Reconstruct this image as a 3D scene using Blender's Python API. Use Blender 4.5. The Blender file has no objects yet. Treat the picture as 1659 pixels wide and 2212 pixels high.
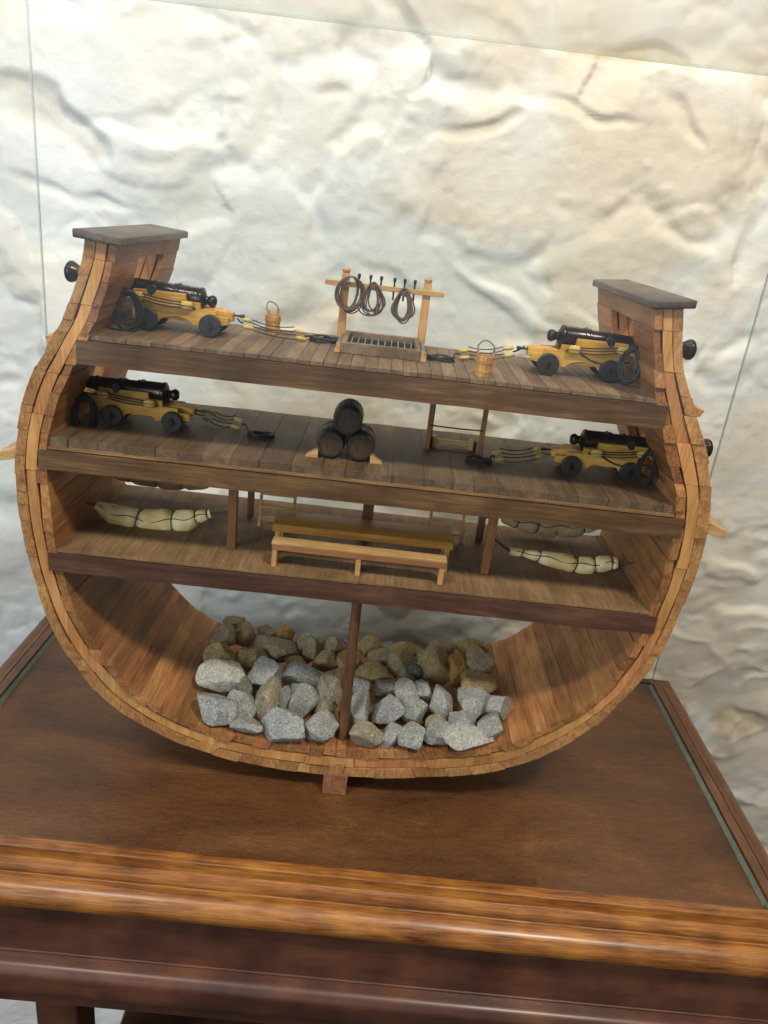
import bpy, bmesh, math, random
import numpy as np
from mathutils import Vector, Matrix, noise
random.seed(7); np.random.seed(7)
S = bpy.context.scene
COL = S.collection
# ------------------------------------------------------------------ camera
CW, CH = 1659.0, 2212.0
CP = Vector((0.02468742, -0.71268315, 0.61970281))
YAW, PITCH, ROLL, FPX = 0.0229382, 0.3808983, 0.1167825, 1628.5884
fw = Vector((math.sin(YAW)*math.cos(PITCH), math.cos(YAW)*math.cos(PITCH), -math.sin(PITCH)))
rt = Vector((math.cos(YAW), -math.sin(YAW), 0)); up = rt.cross(fw)
cr, sr = math.cos(ROLL), math.sin(ROLL)
rt, up = rt*cr + up*sr, up*cr - rt*sr
cam = bpy.data.cameras.new('camera'); co = bpy.data.objects.new('camera', cam); COL.objects.link(co)
co.matrix_world = Matrix(((rt.x, up.x, -fw.x, CP.x), (rt.y, up.y, -fw.y, CP.y), (rt.z, up.z, -fw.z, CP.z), (0, 0, 0, 1)))
cam.sensor_fit = 'HORIZONTAL'; cam.sensor_width = 36; cam.lens = FPX/CW*36
cam.clip_start = 0.01; cam.clip_end = 50
S.camera = co
# ------------------------------------------------------------------ light
w = bpy.data.worlds.new('World'); S.world = w; w.use_nodes = True
def build_world():
    t = w.node_tree; L = t.links.new; bg = t.nodes['Background']
    def nd(ty, **k):
        n = t.nodes.new(ty)
        for a_, v_ in k.items(): setattr(n, a_, v_)
        return n
    def m(op, a_, b_=None, c_=None):
        n = nd('ShaderNodeMath', operation=op)
        for i, v_ in enumerate((a_, b_, c_)):
            if v_ is None: continue
            if isinstance(v_, (int, float)): n.inputs[i].default_value = v_
            else: L(v_, n.inputs[i])
        return n.outputs[0]
    tc = nd('ShaderNodeTexCoord'); sp_ = nd('ShaderNodeSeparateXYZ'); L(tc.outputs['Generated'], sp_.inputs[0]); X, Y, Z = sp_.outputs
    # pale room: light ceiling, mid walls, brown floor
    r = nd('ShaderNodeValToRGB'); L(m('MULTIPLY_ADD', Z, 0.5, 0.5), r.inputs[0]); e = r.color_ramp.elements
    e[0].position = 0.22; e[0].color = (0.10, 0.075, 0.055, 1); e[1].position = 0.40; e[1].color = (0.24, 0.23, 0.215, 1)
    e2 = e.new(0.75); e2.color = (0.50, 0.49, 0.47, 1)
    # bright cool patch added behind the viewer, shaped for reflections in the panes
    iy = m('MAXIMUM', m('MULTIPLY', Y, -1.0), 0.02); u = m('DIVIDE', X, iy); v = m('DIVIDE', Z, iy)
    def edge(x, c_, wd): return m('MINIMUM', m('MAXIMUM', m('MULTIPLY', m('SUBTRACT', x, c_), 1.0/wd), 0.0), 1.0)
    left = m('SUBTRACT', 1.0, edge(m('MULTIPLY_ADD', v, 0.11, u), 0.045, 0.01))
    below = m('SUBTRACT', 1.0, edge(m('MULTIPLY_ADD', u, -0.33, v), -0.145, 0.01))
    mask = m('MAXIMUM', left, below)
    mask = m('MULTIPLY', mask, edge(v, -0.26, 0.10)); mask = m('MULTIPLY', mask, m('SUBTRACT', 1.0, edge(v, 0.5, 0.1)))
    mask = m('MULTIPLY', mask, m('MULTIPLY', edge(u, -0.85, 0.05), m('SUBTRACT', 1.0, edge(u, 0.9, 0.05))))
    mask = m('MULTIPLY', mask, edge(m('MULTIPLY', Y, -1.0), 0.05, 0.1))
    step = m('MULTIPLY_ADD', edge(u, -0.38, 0.01), -0.35, 1.0)
    mx = nd('ShaderNodeMix', data_type='RGBA'); L(m('MULTIPLY', mask, step), mx.inputs[0]); L(r.outputs[0], mx.inputs[6]); mx.inputs[7].default_value = (2.3, 2.6, 3.0, 1)
    L(mx.outputs[2], bg.inputs[0]); bg.inputs[1].default_value = 0.44
build_world()
def area(name, loc, target, size, energy, color):
    l = bpy.data.lights.new(name, 'AREA'); l.shape = 'RECTANGLE'; l.size = size[0]; l.size_y = size[1]
    l.energy = energy; l.color = color
    o = bpy.data.objects.new(name, l); COL.objects.link(o); o.location = loc
    o.rotation_euler = (Vector(target)-Vector(loc)).to_track_quat('-Z', 'Y').to_euler()
    return o
area('ceiling_lamp_warm', (0.80, -1.00, 2.2), (0.1, 0.1, 0.2), (0.34, 0.24), 39, (1.0, 0.88, 0.74))
area('ceiling_lamp_cool', (-0.80, -0.95, 2.1), (-0.1, 0.2, 0.2), (0.40, 0.26), 19, (1.0, 0.95, 0.88))
area('ceiling_lamp_rear', (0.0, 0.17, 2.1), (0.0, 0.10, 0.0), (0.8, 0.16), 7, (1.0, 0.93, 0.84))
area('left_fill_light', (-1.95, -1.95, 1.05), (0.0, 0.2, 0.25), (1.0, 0.9), 30, (0.86, 0.93, 1.0))  # cool soft fill lamp, added to even out light on wall and hull
S.view_settings.view_transform = 'Standard'; S.view_settings.look = 'None'
S.view_settings.exposure = 0.14; S.view_settings.gamma = 1; S.view_settings.use_curve_mapping = False

# survey helper: where a sight line of the photo meets a known real plane (axis, value)
AX = {'x': 0, 'y': 1, 'z': 2}
def at(px, py, ax, v):
    d = rt*((px-CW/2)/FPX) - up*((py-CH/2)/FPX) + fw
    k = AX[ax]; t = (v-CP[k])/d[k]
    return CP + d*t

# ------------------------------------------------------------------ materials
def nt(name):
    m = bpy.data.materials.new(name); m.use_nodes = True
    return m, m.node_tree, m.node_tree.nodes['Principled BSDF']
def N(t, typ, **kw):
    n = t.nodes.new(typ)
    for k, v in kw.items():
        if hasattr(n, k): setattr(n, k, v)
        else: n.inputs[k].default_value = v
    return n
def ramp(t, stops):
    r = t.nodes.new('ShaderNodeValToRGB'); e = r.color_ramp.elements
    while len(e) < len(stops): e.new(0.5)
    for i, (p, c) in enumerate(stops):
        e[i].position = p; e[i].color = (c[0], c[1], c[2], 1)
    return r
def wood(name, dark, mid, light, axis='y', rough=0.6, scale=1.0, island=0.5, bump=0.25, coat=0.0, dust=None, dustamt=0.0, hue=0.012, spec=0.35, blotch=0.35, endgrain=0.0):
    m, t, b = nt(name); L = t.links.new
    tc = N(t, 'ShaderNodeTexCoord'); geo = N(t, 'ShaderNodeNewGeometry')
    add = N(t, 'ShaderNodeVectorMath', operation='ADD')
    mul = N(t, 'ShaderNodeMath', operation='MULTIPLY'); mul.inputs[1].default_value = 7.3 if island else 0
    L(geo.outputs['Random Per Island'], mul.inputs[0]); L(tc.outputs['Object'], add.inputs[0]); L(mul.outputs[0], add.inputs[1])
    mp = N(t, 'ShaderNodeMapping'); sc = [70*scale]*3; sc[AX[axis]] = 6*scale
    mp.inputs['Scale'].default_value = sc; L(add.outputs[0], mp.inputs[0])
    n1 = N(t, 'ShaderNodeTexNoise', Scale=1.0, Detail=7.0, Roughness=0.62, Distortion=0.9); L(mp.outputs[0], n1.inputs[0])
    mp2 = N(t, 'ShaderNodeMapping'); sc2 = [520*scale]*3; sc2[AX[axis]] = 28*scale
    mp2.inputs['Scale'].default_value = sc2; L(add.outputs[0], mp2.inputs[0])
    n2 = N(t, 'ShaderNodeTexNoise', Scale=1.0, Detail=3.0, Roughness=0.6); L(mp2.outputs[0], n2.inputs[0])
    n3 = N(t, 'ShaderNodeTexNoise', Scale=17.0*scale, Detail=4.0, Roughness=0.55); L(add.outputs[0], n3.inputs[0])
    mx = N(t, 'ShaderNodeMix', data_type='FLOAT'); mx.inputs[0].default_value = 0.42
    L(n1.outputs[0], mx.inputs[2]); L(n2.outputs[0], mx.inputs[3])
    mx2 = N(t, 'ShaderNodeMix', data_type='FLOAT'); mx2.inputs[0].default_value = blotch
    L(mx.outputs[0], mx2.inputs[2]); L(n3.outputs[0], mx2.inputs[3])
    r = ramp(t, [(0.38, dark), (0.5, mid), (0.61, light)]); L(mx2.outputs[0], r.inputs[0])
    hsv = N(t, 'ShaderNodeHueSaturation'); L(r.outputs[0], hsv.inputs['Color'])
    mr = N(t, 'ShaderNodeMapRange'); mr.inputs[3].default_value = 1-island*0.55; mr.inputs[4].default_value = 1+island*0.45
    L(geo.outputs['Random Per Island'], mr.inputs[0]); L(mr.outputs[0], hsv.inputs['Value'])
    wn = N(t, 'ShaderNodeTexWhiteNoise', noise_dimensions='1D'); L(geo.outputs['Random Per Island'], wn.inputs['W'])
    mh = N(t, 'ShaderNodeMapRange'); mh.inputs[3].default_value = 0.5-hue*island*2; mh.inputs[4].default_value = 0.5+hue*island*2
    L(wn.outputs[0], mh.inputs[0]); L(mh.outputs[0], hsv.inputs['Hue'])
    out = hsv.outputs[0]
    if endgrain:
        sp_ = N(t, 'ShaderNodeSeparateXYZ'); L(geo.outputs['Normal'], sp_.inputs[0])
        ab = N(t, 'ShaderNodeMath', operation='ABSOLUTE'); L(sp_.outputs[1], ab.inputs[0])
        fc = N(t, 'ShaderNodeMapRange'); fc.inputs[1].default_value = 0.8; fc.inputs[2].default_value = 0.95; L(ab.outputs[0], fc.inputs[0])
        mpe = N(t, 'ShaderNodeMapping'); mpe.inputs['Scale'].default_value = (620, 1, 95); L(add.outputs[0], mpe.inputs[0])
        ne = N(t, 'ShaderNodeTexNoise', Scale=1.0, Detail=3.0, Roughness=0.6, Distortion=0.3); L(mpe.outputs[0], ne.inputs[0])
        re_ = ramp(t, [(0.36, (0.42, 0.36, 0.30)), (0.50, (1.0, 1.0, 1.0)), (0.66, (1.28, 1.25, 1.18))]); L(ne.outputs[0], re_.inputs[0])
        me_ = N(t, 'ShaderNodeMix', data_type='RGBA', blend_type='MULTIPLY'); fm = N(t, 'ShaderNodeMath', operation='MULTIPLY'); fm.inputs[1].default_value = endgrain
        L(fc.outputs[0], fm.inputs[0]); L(fm.outputs[0], me_.inputs[0]); L(out, me_.inputs[6]); L(re_.outputs[0], me_.inputs[7]); out = me_.outputs[2]
    if dust:
        sep = N(t, 'ShaderNodeSeparateXYZ'); L(geo.outputs['Normal'], sep.inputs[0])
        nd = N(t, 'ShaderNodeTexNoise', Scale=24.0, Detail=6.0, Roughness=0.65); L(tc.outputs['Object'], nd.inputs[0])
        ma = N(t, 'ShaderNodeMath', operation='MULTIPLY'); L(sep.outputs[2], ma.inputs[0]); L(nd.outputs[0], ma.inputs[1])
        mb = N(t, 'ShaderNodeMapRange'); mb.inputs[1].default_value = 0.25; mb.inputs[2].default_value = 0.75; mb.inputs[4].default_value = dustamt
        L(ma.outputs[0], mb.inputs[0])
        mc = N(t, 'ShaderNodeMix', data_type='RGBA'); L(mb.outputs[0], mc.inputs[0]); L(out, mc.inputs[6]); mc.inputs[7].default_value = (*dust, 1)
        out = mc.outputs[2]
    L(out, b.inputs['Base Color'])
    mr2 = N(t, 'ShaderNodeMapRange'); mr2.inputs[3].default_value = rough-0.12; mr2.inputs[4].default_value = rough+0.15
    L(n1.outputs[0], mr2.inputs[0]); L(mr2.outputs[0], b.inputs['Roughness'])
    b.inputs['Specular IOR Level'].default_value = spec
    b.inputs['Coat Weight'].default_value = coat; b.inputs['Coat Roughness'].default_value = 0.24
    bp = N(t, 'ShaderNodeBump', Strength=min(1.0, bump*1.5), Distance=0.0012); L(mx.outputs[0], bp.inputs['Height']); L(bp.outputs[0], b.inputs['Normal'])
    return m
def plain(name, c, rough=0.5, metal=0.0, var=0.25, scale=120, bump=0.15, dist=0.0006, spec=0.5, c2=None):
    m, t, b = nt(name); L = t.links.new
    tc = N(t, 'ShaderNodeTexCoord')
    n = N(t, 'ShaderNodeTexNoise', Scale=float(scale), Detail=5.0, Roughness=0.6); L(tc.outputs['Object'], n.inputs[0])
    c2 = c2 or tuple(min(1, x*(1+var)) for x in c)
    r = ramp(t, [(0.35, tuple(x*(1-var) for x in c)), (0.65, c2)]); L(n.outputs[0], r.inputs[0])
    L(r.outputs[0], b.inputs['Base Color']); b.inputs['Roughness'].default_value = rough; b.inputs['Metallic'].default_value = metal
    b.inputs['Specular IOR Level'].default_value = spec
    bp = N(t, 'ShaderNodeBump', Strength=bump, Distance=dist); L(n.outputs[0], bp.inputs['Height']); L(bp.outputs[0], b.inputs['Normal'])
    return m
HD, HM, HL = (0.23, 0.095, 0.030), (0.42, 0.205, 0.072), (0.54, 0.30, 0.12)
M = dict(
 outer=wood('outer_plank_wood', HD, HM, HL, 'y', 0.62, 1, 0.38, 0.6, hue=0.004, endgrain=0.5),
 frame=wood('frame_wood', (0.29, 0.118, 0.034), (0.48, 0.225, 0.074), (0.61, 0.33, 0.125), 'z', 0.62, 0.8, 0.35, 0.35),
 inner=wood('inner_plank_wood', (0.18, 0.066, 0.022), (0.33, 0.142, 0.050), (0.48, 0.235, 0.09), 'y', 0.5, 1, 0.6, 0.35, hue=0.004, endgrain=0.5),
 keel=wood('keel_wood', (0.12, 0.05, 0.02), (0.25, 0.11, 0.05), (0.40, 0.2, 0.09), 'y', 0.6, 1, 0.4, 0.4),
 cap=wood('cap_rail_wood', (0.045, 0.033, 0.026), (0.095, 0.073, 0.056), (0.18, 0.14, 0.105), 'y', 0.45, 0.8, 0.2, 0.5),
 deck1=wood('upper_deck_wood', (0.085, 0.050, 0.027), (0.150, 0.095, 0.053), (0.235, 0.158, 0.093), 'y', 0.6, 1, 0.35, 0.3),
 deck2=wood('gun_deck_wood', (0.062, 0.037, 0.020), (0.120, 0.075, 0.042), (0.19, 0.128, 0.078), 'y', 0.55, 1, 0.3, 0.3),
 deck3=wood('lower_deck_wood', (0.11, 0.060, 0.027), (0.19, 0.110, 0.053), (0.28, 0.178, 0.098), 'y', 0.6, 1.2, 0.2, 0.3),
 beam=wood('beam_wood', (0.062, 0.028, 0.012), (0.118, 0.058, 0.025), (0.22, 0.118, 0.052), 'x', 0.5, 0.8, 0.25, 0.35),
 beam3=wood('dark_beam_wood', (0.05, 0.022, 0.016), (0.095, 0.042, 0.028), (0.16, 0.075, 0.045), 'x', 0.42, 0.8, 0.2, 0.3),
 lightstrip=wood('pale_strip_wood', (0.12, 0.06, 0.025), (0.22, 0.12, 0.055), (0.36, 0.21, 0.10), 'x', 0.55, 1, 0.2, 0.3),
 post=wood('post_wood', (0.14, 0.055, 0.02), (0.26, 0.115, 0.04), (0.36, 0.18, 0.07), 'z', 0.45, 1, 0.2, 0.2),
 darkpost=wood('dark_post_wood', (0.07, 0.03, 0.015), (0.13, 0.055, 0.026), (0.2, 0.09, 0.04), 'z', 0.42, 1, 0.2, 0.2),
 pale=wood('pale_wood', (0.30, 0.15, 0.05), (0.46, 0.27, 0.105), (0.58, 0.38, 0.18), 'x', 0.5, 1.3, 0.2, 0.2),
 rack=wood('rack_wood', (0.33, 0.155, 0.05), (0.48, 0.25, 0.09), (0.58, 0.34, 0.14), 'z', 0.5, 1.3, 0.2, 0.2),
 yellow=wood('yellow_carriage_wood', (0.33, 0.15, 0.022), (0.54, 0.28, 0.050), (0.66, 0.40, 0.11), 'x', 0.5, 1.6, 0.25, 0.35),
 table=wood('mess_table_wood', (0.26, 0.11, 0.018), (0.42, 0.19, 0.032), (0.52, 0.26, 0.05), 'x', 0.38, 0.9, 0.1, 0.15, spec=0.5),
 benchred=wood('bench_edge_wood', (0.19, 0.07, 0.025), (0.28, 0.115, 0.045), (0.36, 0.16, 0.07), 'x', 0.55, 1, 0.1, 0.25),
 bucket=wood('bucket_wood', (0.36, 0.18, 0.05), (0.50, 0.28, 0.09), (0.60, 0.38, 0.16), 'z', 0.45, 1.6, 0.5, 0.3),
 keg=wood('keg_wood', (0.024, 0.013, 0.008), (0.046, 0.026, 0.016), (0.08, 0.046, 0.028), 'y', 0.45, 1.2, 0.35, 0.3),
 board=wood('table_board_wood', (0.034, 0.013, 0.006), (0.078, 0.031, 0.012), (0.175, 0.074, 0.025), 'x', 0.40, 0.55, 0.0, 0.12, coat=0.15, spec=0.4, blotch=0.55),
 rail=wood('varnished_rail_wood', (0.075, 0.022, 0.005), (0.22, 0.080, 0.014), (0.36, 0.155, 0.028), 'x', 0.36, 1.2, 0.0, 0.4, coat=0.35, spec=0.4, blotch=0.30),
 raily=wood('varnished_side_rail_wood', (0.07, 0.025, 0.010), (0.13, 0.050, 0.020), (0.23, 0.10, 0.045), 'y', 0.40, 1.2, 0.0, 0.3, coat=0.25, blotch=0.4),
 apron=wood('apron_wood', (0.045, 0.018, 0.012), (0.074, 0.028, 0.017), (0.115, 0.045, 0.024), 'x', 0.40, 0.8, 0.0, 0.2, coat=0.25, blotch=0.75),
 iron=plain('cannon_iron', (0.028, 0.021, 0.020), 0.24, 0.55, 0.35, 300, 0.12, 0.0004),
 bronze=plain('dark_bronze', (0.034, 0.021, 0.015), 0.27, 0.6, 0.35, 300, 0.12, 0.0004),
 wheel=plain('black_wheel', (0.018, 0.015, 0.014), 0.5, 0, 0.5, 300, 0.3),
 block=plain('yellow_block', (0.50, 0.33, 0.05), 0.6, 0, 0.2, 500, 0.2, c2=(0.60, 0.44, 0.10)),
 rope=plain('black_rope', (0.014, 0.013, 0.014), 0.6, 0, 0.4, 1500, 0.6, 0.0004),
 brope=plain('brown_rope', (0.085, 0.048, 0.034), 0.65, 0, 0.4, 1500, 0.7, 0.0005, c2=(0.16, 0.10, 0.07)),
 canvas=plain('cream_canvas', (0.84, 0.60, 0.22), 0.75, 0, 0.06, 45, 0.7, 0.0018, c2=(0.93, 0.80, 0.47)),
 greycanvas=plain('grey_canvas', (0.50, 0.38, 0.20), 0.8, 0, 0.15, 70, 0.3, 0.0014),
 pin=plain('black_pin', (0.015, 0.013, 0.013), 0.3, 0, 0.3),
 hole=plain('dark_pitch', (0.012, 0.009, 0.007), 0.8, 0, 0.3),
 metal=plain('hinge_metal', (0.30, 0.30, 0.29), 0.4, 0.8, 0.3),
)

def board_mat():
    m, t, b = nt('old_varnished_board'); L = t.links.new; tc = N(t, 'ShaderNodeTexCoord')
    mp = N(t, 'ShaderNodeMapping'); mp.inputs['Scale'].default_value = (5, 10, 5); mp.inputs['Rotation'].default_value = (0, 0, 0.25); L(tc.outputs['Object'], mp.inputs[0])
    n1 = N(t, 'ShaderNodeTexNoise', Scale=1.0, Detail=9.0, Roughness=0.62, Distortion=1.1); L(mp.outputs[0], n1.inputs[0])
    mp2 = N(t, 'ShaderNodeMapping'); mp2.inputs['Scale'].default_value = (70, 420, 100); L(tc.outputs['Object'], mp2.inputs[0])
    n2 = N(t, 'ShaderNodeTexNoise', Scale=1.0, Detail=4.0, Roughness=0.7); L(mp2.outputs[0], n2.inputs[0])
    n3 = N(t, 'ShaderNodeTexNoise', Scale=330.0, Detail=2.0, Roughness=0.8); L(tc.outputs['Object'], n3.inputs[0])
    a_ = N(t, 'ShaderNodeMix', data_type='FLOAT'); a_.inputs[0].default_value = 0.38; L(n1.outputs[0], a_.inputs[2]); L(n2.outputs[0], a_.inputs[3])
    c_ = N(t, 'ShaderNodeMix', data_type='FLOAT'); c_.inputs[0].default_value = 0.22; L(a_.outputs[0], c_.inputs[2]); L(n3.outputs[0], c_.inputs[3])
    r = ramp(t, [(0.38, (0.056, 0.021, 0.009)), (0.48, (0.104, 0.043, 0.016)), (0.56, (0.150, 0.062, 0.022)), (0.64, (0.22, 0.098, 0.036))]); L(c_.outputs[0], r.inputs[0])
    n4 = N(t, 'ShaderNodeTexNoise', Scale=140.0, Detail=2.0, Roughness=0.5); L(tc.outputs['Object'], n4.inputs[0])
    r4 = ramp(t, [(0.79, (0, 0, 0)), (0.82, (1, 1, 1))]); L(n4.outputs[0], r4.inputs[0])
    mx = N(t, 'ShaderNodeMix', data_type='RGBA'); q = N(t, 'ShaderNodeMath', operation='MULTIPLY'); q.inputs[1].default_value = 0.5; L(r4.outputs[0], q.inputs[0]); L(q.outputs[0], mx.inputs[0])
    L(r.outputs[0], mx.inputs[6]); mx.inputs[7].default_value = (0.40, 0.32, 0.22, 1); L(mx.outputs[2], b.inputs['Base Color'])
    mr = N(t, 'ShaderNodeMapRange'); mr.inputs[3].default_value = 0.26; mr.inputs[4].default_value = 0.52; L(n1.outputs[0], mr.inputs[0]); L(mr.outputs[0], b.inputs['Roughness'])
    b.inputs['Specular IOR Level'].default_value = 0.42
    bp = N(t, 'ShaderNodeBump', Strength=0.25, Distance=0.0006); L(c_.outputs[0], bp.inputs['Height']); L(bp.outputs[0], b.inputs['Normal'])
    return m
M['board'] = board_mat()

# ------------------------------------------------------------------ mesh helpers
def finish(name, bm, mat, parent=None, smooth=False, mats=None):
    me = bpy.data.meshes.new(name); bm.normal_update(); bm.to_mesh(me); bm.free()
    for mm in (mats or [mat]): me.materials.append(mm)
    if smooth:
        for p in me.polygons: p.use_smooth = True
        if smooth != 'all':
            me.set_sharp_from_angle(angle=math.radians(smooth if smooth is not True else 40))
    o = bpy.data.objects.new(name, me); COL.objects.link(o)
    if parent is not None: o.parent = parent
    return o
def thing(name, label, cat, loc=(0, 0, 0), rotz=0.0, group=None):
    o = bpy.data.objects.new(name, None); COL.objects.link(o)
    o.empty_display_size = 0.01
    o.location = loc; o.rotation_euler = (0, 0, rotz); o['label'] = label; o['category'] = cat
    if group: o['group'] = group
    return o
def tag(o, label, cat, group=None):
    o['label'] = label; o['category'] = cat
    if group: o['group'] = group
    return o
def children(o): return [c for c in bpy.data.objects if c.parent == o]
def dup(root, loc, rotz, label):
    r = root.copy(); COL.objects.link(r); r.location = loc; r.rotation_euler = (0, 0, rotz); r['label'] = label
    for ch in children(root):
        c = ch.copy(); COL.objects.link(c); c.parent = r
        for g in children(ch):
            d = g.copy(); COL.objects.link(d); d.parent = c
    return r
def box(bm, x0, x1, y0, y1, z0, z1, bev=0.0, jit=0.0, mi=0):
    vs = [bm.verts.new((x+random.uniform(-jit, jit), y+random.uniform(-jit, jit), z+random.uniform(-jit, jit)))
          for x in (x0, x1) for y in (y0, y1) for z in (z0, z1)]
    fs = []
    for q in ((0, 1, 3, 2), (4, 6, 7, 5), (0, 4, 5, 1), (2, 3, 7, 6), (0, 2, 6, 4), (1, 5, 7, 3)):
        f = bm.faces.new([vs[i] for i in q]); f.material_index = mi; fs.append(f)
    if bev > 0:
        es = set(e for f in fs for e in f.edges)
        bmesh.ops.bevel(bm, geom=list(es), offset=bev, segments=1, affect='EDGES', profile=0.5)
    return vs
def bar(bm, p0, p1, w, h, upv=(0, 0, 1), bev=0.0):
    """box beam from p0 to p1"""
    p0 = Vector(p0); p1 = Vector(p1); d = (p1-p0).normalized(); u = Vector(upv); s = d.cross(u).normalized(); u = s.cross(d)
    vs = []
    for p in (p0, p1):
        for a, b_ in ((-1, -1), (1, -1), (1, 1), (-1, 1)):
            vs.append(bm.verts.new(p + s*(a*w/2) + u*(b_*h/2)))
    fs = [bm.faces.new([vs[i] for i in q]) for q in ((3, 2, 1, 0), (4, 5, 6, 7), (0, 1, 5, 4), (1, 2, 6, 5), (2, 3, 7, 6), (3, 0, 4, 7))]
    if bev: bmesh.ops.bevel(bm, geom=list(set(e for f in fs for e in f.edges)), offset=bev, segments=2, affect='EDGES', profile=0.5)
def prism(bm, poly, y0, y1, bev=0.0):
    """poly = (x,z) list, extruded along y"""
    a = [bm.verts.new((x, y0, z)) for x, z in poly]; b_ = [bm.verts.new((x, y1, z)) for x, z in poly]
    n = len(poly); fs = []
    area_ = sum(poly[i][0]*poly[(i+1) % n][1]-poly[(i+1) % n][0]*poly[i][1] for i in range(n))
    if area_ < 0: a.reverse(); b_.reverse()
    fs.append(bm.faces.new(a)); fs.append(bm.faces.new(b_[::-1]))
    for i in range(n):
        j = (i+1) % n; fs.append(bm.faces.new((a[j], a[i], b_[i], b_[j])))
    if bev: bmesh.ops.bevel(bm, geom=list(set(e for f in fs for e in f.edges)), offset=bev, segments=2, affect='EDGES', profile=0.5)
def lathe(bm, prof, axis='z', org=(0, 0, 0), seg=28, closed_ends=True):
    """prof = list of (t along axis, radius)"""
    rings = []; org = Vector(org)
    for t, r in prof:
        ring = []
        for i in range(seg):
            a = 2*math.pi*i/seg; c, s = math.cos(a)*r, math.sin(a)*r
            p = {'z': (c, s, t), 'x': (t, c, s), 'y': (s, t, c)}[axis]
            ring.append(bm.verts.new(org+Vector(p)))
        rings.append(ring)
    for k in range(len(rings)-1):
        for i in range(seg):
            j = (i+1) % seg; bm.faces.new((rings[k][i], rings[k][j], rings[k+1][j], rings[k+1][i]))
    if closed_ends:
        bm.faces.new(rings[0][::-1]); bm.faces.new(rings[-1])
def tube(bm, pts, r, seg=7, closed=False, radii=None):
    pts = [Vector(p) for p in pts]; n = len(pts); rings = []
    prev = None
    for i, p in enumerate(pts):
        if closed: d = pts[(i+1) % n]-pts[i-1]
        else: d = pts[min(i+1, n-1)]-pts[max(i-1, 0)]
        d.normalize()
        if prev is None: s = d.orthogonal().normalized()
        else:
            s = prev-d*prev.dot(d)
            s = s.normalized() if s.length > 1e-6 else d.orthogonal().normalized()
        prev = s; u = d.cross(s); rr = radii[i] if radii else r
        rings.append([bm.verts.new(p+(s*math.cos(2*math.pi*k/seg)+u*math.sin(2*math.pi*k/seg))*rr) for k in range(seg)])
    m = n if closed else n-1
    for i in range(m):
        A, B = rings[i], rings[(i+1) % n]
        off = 0
        if closed and i == n-1:
            off = min(range(seg), key=lambda o: (A[0].co-B[o].co).length)
        for k in range(seg):
            j = (k+1) % seg; bm.faces.new((A[k], A[j], B[(j+off) % seg], B[(k+off) % seg]))
    if not closed: bm.faces.new(rings[0][::-1]); bm.faces.new(rings[-1])
def spline(P, n=8):
    P = [Vector(p) for p in P]; out = []
    for i in range(len(P)-1):
        p0 = P[max(i-1, 0)]; p1 = P[i]; p2 = P[i+1]; p3 = P[min(i+2, len(P)-1)]
        for k in range(n):
            t = k/n
            out.append(0.5*((2*p1)+(p2-p0)*t+(2*p0-5*p1+4*p2-p3)*t*t+(3*p1-p0-3*p2+p3)*t**3))
    out.append(P[-1]); return out
def sag(p, q, s, n=8):
    p = Vector(p); q = Vector(q)
    return [p.lerp(q, i/n)-Vector((0, 0, s*4*(i/n)*(1-i/n))) for i in range(n+1)]

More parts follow.
